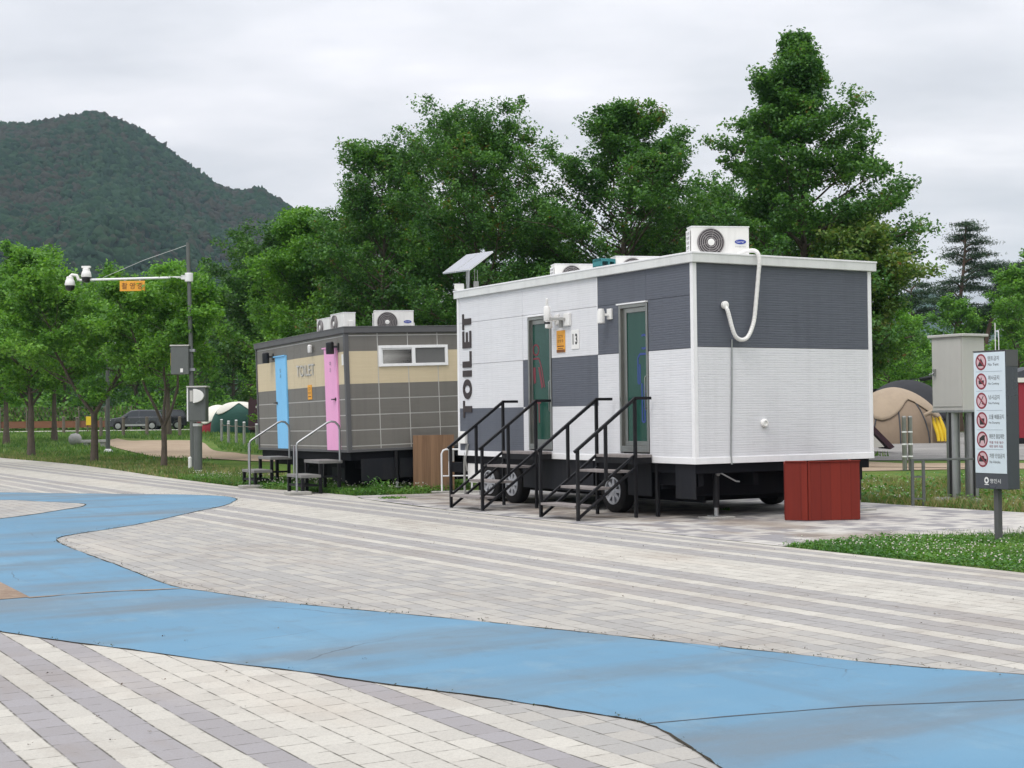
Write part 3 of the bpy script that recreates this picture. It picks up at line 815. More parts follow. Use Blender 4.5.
# chassis under the floor, with dark plates added to deepen the shade below
mb = MB()
mb.box(0.04, WW - 0.04, 0.04, WL - 0.04, 0.64, 0.775)
for x in (0.12, 1.1, 2.2, WW - 0.22): mb.box(x, x + 0.1, 0.1, WL + 0.5, 0.46, 0.64)
for y in (0.9, 2.9, 4.3): mb.box(0.1, WW - 0.1, y, y + 0.12, 0.40, 0.46)
mb.box(0.35, WW - 0.4, 0.45, 0.52, 0.30, 0.64)
mb.box(0.9, 2.5, WL + 0.1, WL + 0.2, 0.42, 0.52)
mb.box(0.9, 2.4, 3.0, 4.6, 0.22, 0.46)
mb.box(0.55, 0.60, 0.55, 6.6, 0.20, 0.64); mb.box(0.60, 3.0, 0.9, 0.95, 0.20, 0.64); mb.box(2.6, 2.65, 0.95, 6.6, 0.24, 0.64)  # added inner plates that block light and darken the space under the trailer
ch = mb.build('chassis', M['chassis'], root, 0.006)
mb = MB()
for y0, y1 in ((0.05, 0.50), (1.08, 1.66), (2.58, 4.66)): mb.box(0.03, 0.05, y0, y1, 0.29, 0.77)
mb.build_each('skirt_plate', M['skirt'], root, bevel=0.003)
def side_of(s_): return -s_
def wheel(x, y, side):
    w = MB(); c = (x, y, 0.33)
    prof = [(0.20, -0.02), (0.20, -0.095), (0.30, -0.10), (0.325, -0.08), (0.332, -0.03), (0.332, 0.03), (0.325, 0.08), (0.30, 0.10), (0.20, 0.095), (0.20, 0.02)]
    w.lathe(prof, c, 'x', 36)
    o = w.build('wheel', M['rubber'], root, smooth=True)
    w = MB()
    q_ = -side_of(side)
    w.lathe([(0.198, q_ * 0.03), (0.205, q_ * 0.105), (0.185, q_ * 0.108), (0.178, q_ * 0.055), (0.06, q_ * 0.045), (0.05, q_ * 0.10), (0.012, q_ * 0.106)], c, 'x', 30)
    for k in range(8):
        a = 2 * math.pi * k / 8
        w.bar((c[0] + q_ * 0.085, c[1] + 0.05 * math.cos(a), c[2] + 0.05 * math.sin(a)), (c[0] + q_ * 0.080, c[1] + 0.185 * math.cos(a), c[2] + 0.185 * math.sin(a)), 0.055, 0.02, up=(1, 0, 0))
    w.build('rim', M['rim'], o, smooth=True)
    return o
for y in (2.10, 5.10, 5.86): wheel(0.16, y, -1)
for y in (2.10, 5.10, 5.86): wheel(WW - 0.16, y, 1)
def jack(x, y, parent, crank=True, pad=True, z1=0.74, r=0.045):
    j = MB(); j.tube([(x, y, z1), (x, y, 0.16)], r, 12); o = j.build('jack_leg', M['black_steel'], parent, smooth=True)
    j = MB(); j.tube([(x, y, 0.2), (x, y, 0.05)], r * 0.72, 12); j.box(x - 0.09, x + 0.09, y - 0.09, y + 0.09, 0.036, 0.052); j.build('jack_foot', M['galv'], o)
    if crank:
        j = MB(); j.tube([(x, y - 0.045, z1 - 0.11), (x + 0.02, y - 0.09, z1 - 0.10), (x + 0.26, y - 0.12, z1 - 0.22), (x + 0.32, y - 0.12, z1 - 0.225)], 0.010, 8); j.lathe([(0.03, -0.06), (0.03, 0.0)], (x, y, z1 - 0.11), 'y', 12); j.build('jack_crank', M['galv'], o, smooth=True)
    if pad:
        j = MB(); j.box(x - 0.21, x + 0.21, y - 0.16, y + 0.16, 0.0, 0.036); j.build('jack_pad', M['concrete'], o, 0.008)
    return o
jack(0.46, 0.14, root)
jack(WW - 0.17, 0.14, root, crank=False)
jack(0.30, WL - 0.25, root, crank=True)
jack(WW - 0.3, WL - 0.25, root, crank=False)
mb = MB(); mb.box(0.03, 0.075, 0.93, 0.985, 0.008, 0.80); mb.build('prop_post', M['black_steel'], root, 0.004)
# white tank and pipes at the hitch end
mb = MB(); mb.box(0.05, 0.75, 6.05, 6.62, 0.30, 0.66); mb.build('water_box', M['white_plastic'], root, 0.03)
mb = MB(); mb.tube([(0.02, 6.55, 0.98), (0.0, 6.60, 0.80), (0.04, 6.7, 0.62), (0.05, 6.72, 0.05)], 0.022, 8); mb.tube([(-0.02, 6.45, 0.98), (-0.05, 6.5, 0.7), (0.02, 6.56, 0.5)], 0.014, 8); mb.build('supply_pipe', M['grey_plastic'], root, smooth=True)

# ------------------------------------------------------------------ door landings and steps (each flight is its own thing)
def flight(label, yc0, yc1):
    g = thing('entrance_steps', label, 'steps', (W_O[0], W_O[1], 0), YAW, 'black steel steps at the doors')
    mb = MB()
    S = ((-1.275, 0.24), (-0.345, 0.885))
    for y in (yc0 + 0.02, yc1 - 0.02):
        mb.bar((-1.30, y, 0.035), (-0.345, y, 0.70), 0.035, 0.035)
        mb.bar((-1.29, y, 0.235), (-0.345, y, 0.885), 0.035, 0.035)
        mb.bar((-0.345, y, 0.50), (-0.03, y, 0.50), 0.035, 0.035) if False else None
    mb.build('stringer', M['black_steel'], g, 0.002)
    for y in (yc0, yc1):
        mb = MB()
        mb.bar((-1.36, y, 0.958), (-0.325, y, 1.70), 0.042, 0.042); mb.bar((-0.345, y, 1.70), (-0.055, y, 1.70), 0.042, 0.042)
        r = mb.build('handrail', M['black_steel'], g, 0.003)
        for x, a, b_ in ((-1.31, 0.012, 0.99), (-0.84, 0.545, 1.325), (-0.335, 0.012, 1.69)):
            MB().box(x - 0.021, x + 0.021, y - 0.021, y + 0.021, a, b_).build('post', M['black_steel'], r, 0.003)
        mb = MB(); mb.lathe([(0.03, 0.002), (0.03, 0.012)], (-1.31, y, 0), 'z', 10); mb.build('levelling_foot', M['galv'], r)
    for x, z in ((-1.20, 0.222), (-0.86, 0.455), (-0.53, 0.682)):
        mb = MB(); mb.box(x - 0.14, x + 0.14, yc0 + 0.04, yc1 - 0.04, z - 0.035, z); mb.build('tread', M['tread'], g, 0.003)
    mb = MB(); mb.box(-0.37, -0.03, yc0 + 0.02, yc1 - 0.02, 0.855, 0.895); l = mb.build('landing', M['tread'], g, 0.003)
    mb = MB(); mb.box(-0.36, -0.03, yc0 + 0.03, yc0 + 0.07, 0.77, 0.853); mb.box(-0.36, -0.03, yc1 - 0.07, yc1 - 0.03, 0.77, 0.853); mb.box(-0.36, -0.32, yc0 + 0.07, yc1 - 0.07, 0.77, 0.853)
    mb.build('landing_frame', M['black_steel'], l)
flight('black steel steps with open treads leading to the glass door marked with a red woman', 3.645, 4.675)
flight('black steel steps with open treads leading to the glass door marked with a blue man', 0.945, 1.925)

# ------------------------------------------------------------------ air conditioners
def make_ac(label, loc, rz, w=0.93, h=0.46, d=0.33, stand=0.10, group='air conditioner units on the trailer roofs', badge=True):
    g = thing('air_conditioner', label, 'air conditioner', loc, rz, group)
    mb = MB(); mb.box(-w / 2, w / 2, 0, d, stand, stand + h)
    b_ = mb.build('casing', M['white_plastic'], g, 0.014)
    mb = MB(); mb.box(-w / 2 - 0.006, w / 2 + 0.006, -0.006, d + 0.006, stand + h - 0.004, stand + h + 0.012); mb.build('lid', M['white_metal'], b_, 0.005)
    r = h * 0.455; cx, cz = -w * 0.17, stand + h * 0.5
    mb = MB(); mb.lathe([(r, -0.004), (r, -0.014), (r * 0.97, -0.016)], (cx, 0, cz), 'y', 36); f = mb.build('fan_grille', M['fan_dark'], g, smooth=True)
    mb = MB()
    for k in range(5):
        rr = r * (0.34 + 0.155 * k)
        mb.tube([(cx + rr * math.cos(2 * math.pi * i / 30), -0.020, cz + rr * math.sin(2 * math.pi * i / 30)) for i in range(31)], 0.0075, 5)
    for k in range(6):
        a = math.pi * 2 * k / 6 + 0.3
        mb.bar((cx + 0.05 * math.cos(a), -0.020, cz + 0.05 * math.sin(a)), (cx + r * math.cos(a), -0.020, cz + r * math.sin(a)), 0.006)
    mb.build('fan_guard', M['fan_ring'], f, smooth=True)
    MB().lathe([(0.05, -0.016), (0.05, -0.028), (0.03, -0.034)], (cx, 0, cz), 'y', 18).build('fan_hub', M['white_plastic'], f, smooth=True)
    if badge:
        mb = MB(); n_ = 22
        mb.prism([(w * 0.345 + 0.085 * math.cos(2 * math.pi * k / n_), stand + h * 0.52 + 0.034 * math.sin(2 * math.pi * k / n_)) for k in range(n_)], lambda a, c, dd: (a, -0.002 - dd, c), 0, 0.004)
        bd = mb.build('badge', M['logo_blue'], g)
        mb = MB(); add_text(mb, 'Carrier', lambda a, c: (a, -0.0068, c), w * 0.345 - 0.058, w * 0.345 + 0.058, stand + h * 0.52 - 0.013, stand + h * 0.52 + 0.015); mb.build('badge_lettering', M['white_metal'], bd)
        mb = MB(); add_text(mb, 'INVERTER', lambda a, c: (a, -0.0025, c), w * 0.345 - 0.08, w * 0.345 + 0.08, stand + h * 0.34, stand + h * 0.38); mb.build('model_lettering', M['grey_plastic'], g)
    mb = MB(); mb.box(-w / 2 - 0.012, -w / 2 - 0.001, 0.05, d - 0.03, stand + 0.04, stand + h - 0.05); c = mb.build('coil', M['fins'], g)
    mb = MB()
    for k in range(6):
        z = stand + 0.045 + (h - 0.10) * k / 5; mb.box(-w / 2 - 0.022, -w / 2 - 0.012, 0.03, d - 0.02, z - 0.010, z + 0.010)
    for y in (0.04, d / 2, d - 0.04): mb.box(-w / 2 - 0.024, -w / 2 - 0.0125, y - 0.008, y + 0.008, stand + 0.03, stand + h - 0.04)
    mb.build('coil_guard', M['white_metal'], c)
    mb = MB(); mb.box(w / 2 + 0.001, w / 2 + 0.03, 0.10, d - 0.06, stand + 0.06, stand + 0.24); mb.build('valve_cover', M['white_plastic'], g, 0.008)
    mb = MB()
    for x in (-w * 0.33, w * 0.33):
        mb.box(x - 0.03, x + 0.03, -0.02, d + 0.03, 0.0, stand)
    mb.build('foot_rail', M['galv'], g, 0.004)
    return g
def wt(x, y, z): return (W_O[0] + x * CU[0] + y * CV[0], W_O[1] + x * CU[1] + y * CV[1], z)
make_ac('air conditioner with round grey fan on the white trailer roof above the drain hose', wt(0.86, 0.46, 3.698), YAW - 0.36, 0.86, 0.44, 0.22, 0.0)
make_ac('white air conditioner half hidden behind the roof edge, nearer the solar panel', wt(1.66, 5.35, 3.698), YAW - 0.32, 0.93, 0.40, 0.28, 0.0)
make_ac('air conditioner half hidden behind the roof edge, with a teal crate against its side', wt(2.22, 4.3, 3.698), YAW - 0.32, 0.93, 0.455, 0.28, 0.0)
cr = thing('plastic_crate', 'small teal plastic crate on the white trailer roof beside an air conditioner', 'crate', wt(1.60, 4.40, 3.698), YAW)
M['teal'] = paint('teal_plastic', (0.02, 0.16, 0.17), 0.45)
mb = MB()
for z in (0.0, 0.12, 0.24, 0.36): mb.box(-0.15, 0.15, 0, 0.25, z, z + 0.05)
for x in (-0.15, 0.0, 0.12): mb.box(x, x + 0.03, -0.002, 0.252, 0.002, 0.408)
mb.build('crate_body', M['teal'], cr, 0.003)
MB().box(-0.145, 0.145, 0.012, 0.24, 0.01, 0.03).build('crate_base', M['teal'], cr)

# solar panel on its post
sp = thing('solar_panel', 'tilted twin solar panel on a short post at the far corner of the white roof', 'solar panel', wt(0.15, 6.70, 3.698), 0)
e1 = Vector((0.49, -0.55, 0)); e2 = Vector((0.42, 0.37, 0.36)); nn = e1.cross(e2).normalized()
cpos = Vector((0, 0, 0.50))
def sfn(a, b_, d): return tuple(cpos + e1 * a + e2 * b_ + nn * d)
mb = MB()
for a0, a1 in ((-0.49, -0.01), (0.02, 0.50)): mb.prism([(a0, -0.5), (a1, -0.5), (a1, 0.5), (a0, 0.5)], sfn, -0.018, 0.012)
pf = mb.build('panel_frame', M['alu'], sp, 0.002)
mb = MB()
for a0, a1 in ((-0.47, -0.03), (0.04, 0.48)): mb.prism([(a0, -0.47), (a1, -0.47), (a1, 0.47), (a0, 0.47)], sfn, 0.0125, 0.0145)
mb.build('solar_cells', M['solar'], pf)
MB().tube([(0, 0, 0), (0, 0, 0.47)], 0.035, 12).build('post', M['galv'], sp, smooth=True)
MB().box(-0.24, -0.07, -0.06, 0.08, 0, 0.12).build('control_box', M['white_plastic'], sp, 0.006)
mb = MB(); mb.box(0.10, 0.19, -0.05, 0.05, 0, 0.16); mb.tube([(0.12, 0, 0.16), (0.12, 0, 0.38)], 0.006, 6); mb.tube([(0.17, 0, 0.16), (0.17, 0, 0.36)], 0.006, 6); mb.build('antenna_box', M['grey_plastic'], sp)

# red boarded screen standing at the trailer's corner
rb = thing('red_screen', 'weathered red boarded screen box in front of the corner of the white trailer', 'screen', wt(0, 0, 0), YAW)
def screen_panel(p, q, z0, z1, th, mat, par, name='board_panel'):
    mb = MB(); mb.bar((p[0], p[1], (z0 + z1) / 2), (q[0], q[1], (z0 + z1) / 2), th, z1 - z0)
    return mb.build(name, mat, par, 0.003)
screen_panel((0.958, -0.736), (1.133, -0.984), 0.012, 0.80, 0.03, M['red_board'], rb)
screen_panel((1.137, -0.986), (1.805, -1.268), 0.012, 0.80, 0.03, M['red_board'], rb)
screen_panel((0.985, -0.70), (1.50, -0.10), 0.012, 0.78, 0.025, M['red_board'], rb, 'side_panel')
screen_panel((1.80, -1.225), (2.70, -0.12), 0.012, 0.78, 0.025, M['red_board'], rb, 'side_panel')
mb = MB(); mb.bar((0.955, -0.745, 0.808), (1.12, -0.985, 0.808), 0.045, 0.014); mb.bar((1.14, -1.0, 0.808), (1.81, -1.278, 0.808), 0.045, 0.014); mb.build('cap_rail', M['red_board'], rb)
mb = MB(); mb.box(1.15, 1.19, -0.95, -0.91, 0.01, 0.79); mb.build('frame', M['red_board'], rb)

# ================================================================== grey toilet trailer
u = Vector((math.cos(.4598), math.sin(.4598), .0249)).normalized()
v = Vector((-math.sin(.4598), math.cos(.4598), -.0077)); v = (v - u * v.dot(u)).normalized(); w = u.cross(v)
G_O = Vector((-3.131, 27.93, 0.03))
GR = Matrix((u, v, w)).transposed()
S2 = 0.98
def gt(x, y, z): return tuple(G_O + u * x + v * y + w * z)
GYAW = 0.4598
gr = thing('toilet_trailer', 'grey panelled toilet trailer with a cream band, a blue door and a pink door', 'trailer', G_O)
gr.rotation_euler = GR.to_euler()
GL, GW, g0, g1 = 5.98, 3.1, 0.79, 3.06
def bands(): return [(0.815, 0.868, 'g'), (0.888, 1.174, 'g'), (1.194, 1.468, 'g'), (1.488, 1.776, 'g'), (1.796, 2.078, 'g'), (2.081, 2.710, 'c'), (2.713, 3.004, 'g'), (3.024, 3.06, 'g')]
win = [(0.675, 2.145, 2.40, 2.81)]
doorsG = [(3.70, 4.455, 0.80, 2.82), (0.44, 1.17, 0.80, 2.83)]
xs = [0.06, 0.665, 1.298, 1.932, 2.56, GW - 0.05]
ys = [0.07, 0.44, 0.97, 1.37, 1.83, 2.28, 2.75, 3.23, 3.69, 4.455, 5.15, GL - 0.06]
def facade(lo, hi, name, mat):
    """one band of facade tiles on the short wall, one on the door wall"""
    a_, b_ = MB(), MB()
    for z0_, z1_, k in bands():
        if not (lo <= z0_ < hi): continue
        for i in range(len(xs) - 1):
            for r in rects_minus((xs[i] + 0.010, xs[i + 1] - 0.010, z0_, z1_), win): a_.box(r[0], r[1], 0.0, 0.03, r[2], r[3])
        for i in range(len(ys) - 1):
            for r in rects_minus((ys[i] + 0.004, ys[i + 1] - 0.004, z0_, z1_), doorsG): b_.box(0.0, 0.03, r[0], r[1], r[2], r[3])
    a_.build(name, mat, gr); b_.build(name, mat, gr)
facade(0.0, 2.08, 'grey_wall_panel', M['g_panel']); facade(2.08, 2.7, 'cream_wall_panel', M['cream_panel']); facade(2.7, 3.1, 'grey_wall_panel', M['g_panel'])
MB().box(0.005, GW, 0.005, GL, g0 + 0.02, g1).build('wall_core', M['grout'], gr)
mb = MB()
mb.box(-0.02, 0.065, -0.02, 0.065, g0 - 0.03, g1); mb.box(-0.02, 0.06, GL - 0.055, GL + 0.01, g0 - 0.03, g1); mb.box(GW - 0.05, GW + 0.02, -0.02, 0.06, g0 - 0.03, g1)
mb.build_each('corner_trim', M['grey_trim'], gr, bevel=0.004)
mb = MB(); mb.box(0.066, GW - 0.051, -0.014, 0.03, g0 - 0.03, 0.812); mb.box(-0.014, 0.03, 0.066, GL - 0.056, g0 - 0.03, 0.812); mb.build_each('sill_trim', M['grey_trim'], gr, bevel=0.004)
mb = MB(); mb.box(-0.04, GW + 0.05, -0.05, GL + 0.05, 3.062, 3.175); grf = mb.build('roof', M['grey_trim'], gr, 0.008)
MB().box(-0.046, GW + 0.056, -0.056, GL + 0.056, 3.168, 3.19).build('roof_edge_trim', M['grey_trim'], grf, 0.004)
# window
mb = MB()
for r in ((0.675, 2.145, 2.40, 2.455), (0.675, 2.145, 2.755, 2.81), (0.675, 0.735, 2.455, 2.755), (2.085, 2.145, 2.455, 2.755), (1.375, 1.445, 2.455, 2.755)):
    mb.box(r[0], r[1], -0.03, 0.028, r[2], r[3])
wf = mb.build('window', M['window_white'], gr, 0.005)
MB().box(0.736, 1.374, 0.005, 0.024, 2.456, 2.754).build('pane', M['window_dark'], wf)
MB().box(1.446, 2.084, 0.000, 0.022, 2.456, 2.754).build('insect_screen', M['window_grey'], wf)
mb = MB(); mb.box(0.737, 0.765, -0.012, 0.004, 2.457, 2.753); mb.box(0.766, 1.373, -0.012, 0.004, 2.727, 2.753); mb.build('sash', M['window_white'], wf, 0.003)
def slab_door(y0, y1, z0, z1, mat, word, lab):
    mb = MB(); mb.box(-0.035, 0.026, y0, y1, z0, z1); d = mb.build('door', M[mat], gr, 0.006); d['label'] = lab
    MB().box(-0.060, -0.0355, y0 + 0.02, y1 + 0.06, z1 - 0.012, z1 + 0.012).build('rain_drip', M[mat], d)
    mb = MB(); hy = y1 - 0.07 if mat == 'door_blue' else y0 + 0.1
    mb.lathe([(0.035, -0.036), (0.035, -0.045)], (0, hy, 1.80), 'x', 12); mb.bar((-0.075, hy, 1.80), (-0.075, hy + (0.12 if mat == 'door_blue' else 0.13), 1.80), 0.025); mb.bar((-0.04, hy, 1.80), (-0.075, hy, 1.80), 0.022); mb.build('handle', M['black_plastic'], d)
    mb = MB(); yc = (y0 + y1) / 2
    for k, s_ in enumerate(word): add_text(mb, s_, lambda a, b_: (-0.0365, -a, b_), -yc - 0.05, -yc + 0.05, 2.46 - 0.13 * k, 2.55 - 0.13 * k)
    mb.build('door_lettering', M['sign_dark'], d)
slab_door(3.70, 4.45, 0.805, 2.815, 'door_blue', '남자', 'pale blue door')
slab_door(0.445, 1.165, 0.80, 2.825, 'door_pink', '여자', 'pink door')
def black_lamp(y, z):
    mb = MB(); mb.lathe([(0.075, -0.12), (0.08, -0.11), (0.08, 0.10), (0.06, 0.12)], (-0.16, y, z), 'z', 14); l = mb.build('wall_lamp', M['black_plastic'], gr, smooth=True)
    mb = MB(); mb.box(-0.02, 0.0, y - 0.09, y - 0.01, z - 0.05, z + 0.09); mb.bar((-0.01, y - 0.05, z + 0.02), (-0.16, y, z + 0.02), 0.04); mb.build('lamp_bracket', M['black_plastic'], l)
black_lamp(4.72, 2.81); black_lamp(0.43, 2.80)
MB().lathe([(0.045, -0.09), (0.05, -0.08), (0.05, 0.05), (0.03, 0.07)], (-0.06, 1.94, 2.875), 'z', 12).build('sensor', M['white_plastic'], gr, smooth=True)
mb = MB(); add_text(mb, 'TOILET', lambda a, b_: (-0.02, -a, b_), -3.02, -1.87, 2.325, 2.56); mb.build('toilet_lettering', M['grout'], gr)
mb = MB(); add_text(mb, 'TOILET', lambda a, b_: (-0.002, -a, b_), -3.00, -1.85, 2.315, 2.55); mb.build('lettering_shadow_copy', M['grey_plastic'], gr)  # grey copy of the word, shifted sideways and down as a painted drop shadow
mb = MB(); mb.box(-0.012, -0.001, 2.08, 2.33, 1.83, 2.13); nt = mb.build('orange_notice', M['orange'], gr, 0.002)
mb = MB(); f = lambda a, b_: (-0.0135, -a, b_); add_text(mb, 'CCTV', f, -2.30, -2.11, 2.02, 2.08); add_text(mb, '촬영중', f, -2.30, -2.11, 1.94, 1.99); mb.box(-0.0135, -0.0125, 2.11, 2.30, 1.88, 1.90); mb.build('notice_lettering', M['ink_brown'], nt)
mb = MB(); mb.box(-0.012, -0.001, 0.10, 0.20, 2.45, 2.66); mb.build('number_plate', M['white_plastic'], gr)
# chassis
mb = MB(); mb.box(0.05, GW - 0.05, 0.05, GL - 0.05, 0.60, 0.755)
for x in (0.4, 1.4, 2.5): mb.box(x, x + 0.1, 0.1, GL, 0.42, 0.60)
mb.box(0.2, GW - 0.1, 0.8, 0.86, 0.08, 0.60); mb.box(0.7, 0.76, 1.2, GL - 0.4, 0.16, 0.60)
mb.build('chassis', M['chassis'], gr, 0.006)
mb = MB(); mb.box(1.05, 2.2, 0.05, 0.08, 0.22, 0.755); mb.box(0.55, 0.58, 0.4, 2.6, 0.12, 0.5); mb.box(0.25, 0.95, 0.02, 0.04, 0.20, 0.62); mb.build_each('skirt_plate', M['skirt'], gr)
jack(0.97, 0.0, gr, crank=False, pad=False, z1=0.76, r=0.035)
jack(0.3, GL - 0.3, gr, crank=False, pad=False, z1=0.76, r=0.035)
jack(GW - 0.3, 0.2, gr, crank=False, pad=False, z1=0.76, r=0.035)
jack(GW - 0.3, GL - 0.3, gr, crank=False, pad=False, z1=0.76, r=0.035)

make_ac('white air conditioner with a blue oval badge on the grey trailer roof above the window', gt(2.22, 3.0, 3.19), GYAW - 0.3, 0.86, 0.49, 0.26, 0.03)
make_ac('left one of the close pair of white air conditioners on the grey trailer roof', gt(0.72, 3.36, 3.19), GYAW - math.pi / 2, 0.84, 0.36, 0.26, 0.02, badge=False)
make_ac('right one of the close pair of white air conditioners on the grey trailer roof', gt(0.72, 2.46, 3.19), GYAW - math.pi / 2, 0.84, 0.40, 0.26, 0.02, badge=False)

# steps and rails of the grey trailer
def platform_steps(label, yc):
    g = thing('entrance_steps', label, 'steps', (G_O[0], G_O[1], 0.0), GYAW, 'grey platform steps at the grey trailer')
    for x0, x1, z in ((-0.50, -0.02, 0.64), (-0.86, -0.46, 0.37)):
        mb = MB(); mb.box(x0, x1, yc - 0.46, yc + 0.46, z - 0.06, z); mb.build('tread', M['step_grey'], g, 0.006)
    for x, z in ((-0.46, 0.58), (-0.08, 0.58), (-0.82, 0.31)):
        for y in (yc - 0.42, yc + 0.42):
            MB().box(x - 0.03, x + 0.03, y - 0.03, y + 0.03, 0.0, z).build('leg', M['black_steel'], g)
    mb = MB(); mb.box(-0.44, -0.10, yc - 0.40, yc - 0.36, 0.30, 0.34); mb.box(-0.84, -0.5, yc - 0.40, yc + 0.40, 0.14, 0.18); mb.build('brace', M['black_steel'], g)
    # bent pipe rail standing on its own foot plate
    y = yc - 0.56
    pts = [(-0.98, y, 0.06), (-0.98, y, 0.93), (-0.965, y, 0.985), (-0.92, y, 1.02), (-0.36, y, 1.37), (-0.28, y, 1.395), (-0.20, y, 1.38), (-0.13, y, 1.31), (-0.11, y, 1.22), (-0.11, y, 0.62)]
    mb = MB(); mb.tube(pts, 0.021, 10); h = mb.build('handrail', M['galv'], g, smooth=True)
    mb = MB(); mb.box(-1.16, -0.72, y - 0.10, y + 0.26, 0.004, 0.06); mb.build('foot_plate', M['concrete'], h, 0.006)
    mb = MB(); mb.tube([(-0.72, yc + 0.42, 0.37), (-0.72, yc + 0.42, 0.93)], 0.016, 8); mb.build('stub_rail', M['galv'], g, smooth=True)
platform_steps('low grey platform steps and bent pipe rail in front of the pale blue door', 4.02)
platform_steps('low grey platform steps and bent pipe rail in front of the pink door', 0.83)

# brown boarded panel leaning by the grey trailer
bp = thing('brown_panel', 'tall brown boarded panel standing against the base of the grey trailer', 'panel', gt(1.27, -0.12, 0)[:2] + (0.0,), GYAW)
mb = MB(); mb.box(0, 0.87, 0, 0.03, 0.012, 1.10); mb.build('board_panel', M['brown_board'], bp, 0.003)
mb = MB(); mb.box(0.03, 0.08, 0.032, 0.075, 0.01, 1.08); mb.box(0.79, 0.84, 0.032, 0.075, 0.01, 1.08); mb.box(0.081, 0.789, 0.032, 0.07, 0.5, 0.55); mb.build('frame', M['brown_board'], bp)
# light pipe barrier at the hitch end of the white trailer
hb = thing('pipe_barrier', 'small pale bent pipe barrier between the brown panel and the black steps', 'barrier', (-1.37, 27.9, 0), 0.1)
mb = MB(); mb.tube([(0, 0, 0.02), (0, 0, 0.75), (0.03, 0, 0.81), (0.08, 0, 0.83), (0.50, 0.0, 0.83), (0.55, 0, 0.81), (0.58, 0, 0.75), (0.58, 0, 0.02)], 0.018, 10); mb.build('pipe', M['white_metal'], hb, smooth=True)
mb = MB(); mb.tube([(0.018, 0, 0.32), (0.56, 0, 0.32)], 0.013, 8); mb.tube([(0.14, 0, 0.32), (0.14, 0, 0.82)], 0.010, 8); mb.build('rail', M['white_metal'], hb, smooth=True)
MB().box(0.13, 0.24, -0.05, 0.02, 0.60, 0.82).build('hung_box', M['grey_plastic'], hb, 0.006)
mb = MB(); mb.box(-0.2, 0.75, -0.14, 0.14, 0.004, 0.03); mb.build('base_plate', M['concrete'], hb, 0.004)
# ================================================================== right-hand side
# prohibition sign
sg = thing('notice_sign', 'white and charcoal prohibition sign with red icons on a grey post in the clover lawn', 'sign', (5.40, 16.2, 0), 0.0)
# boxy panel, its front turned towards the left
ang = R(-60)
sg.rotation_euler = (0, 0, ang)
SW, SD, B0, B1 = 0.46, 0.19, 0.60, 2.13     # width of the face, depth, bottom, top
mb = MB(); mb.box(-SW / 2, SW / 2, -SD / 2, SD / 2, B0, B1); pn = mb.build('panel', M['sign_dark'], sg, 0.006)
mb = MB(); mb.box(-SW / 2 + 0.008, SW / 2 - 0.008, -SD / 2 - 0.006, -SD / 2 - 0.001, B0 + 0.175, B1 - 0.008); fc = mb.build('sign_face', M['sign_face'], sg, 0.002)
FY = -SD / 2 - 0.0075
f = lambda a, b_: (a, FY, b_)
rows = [('텐트금지', 'No Tent', None), ('취사금지', 'No Cooking', None), ('낚시금지', 'No Fishing', None), ('오물 배출금지', 'No Dumping', None), ('애완견 출입제한', '목줄 착용 필수', '배변 봉투 지참'), ('차량 진입금지', 'No Vehicles', None)]
n = 28
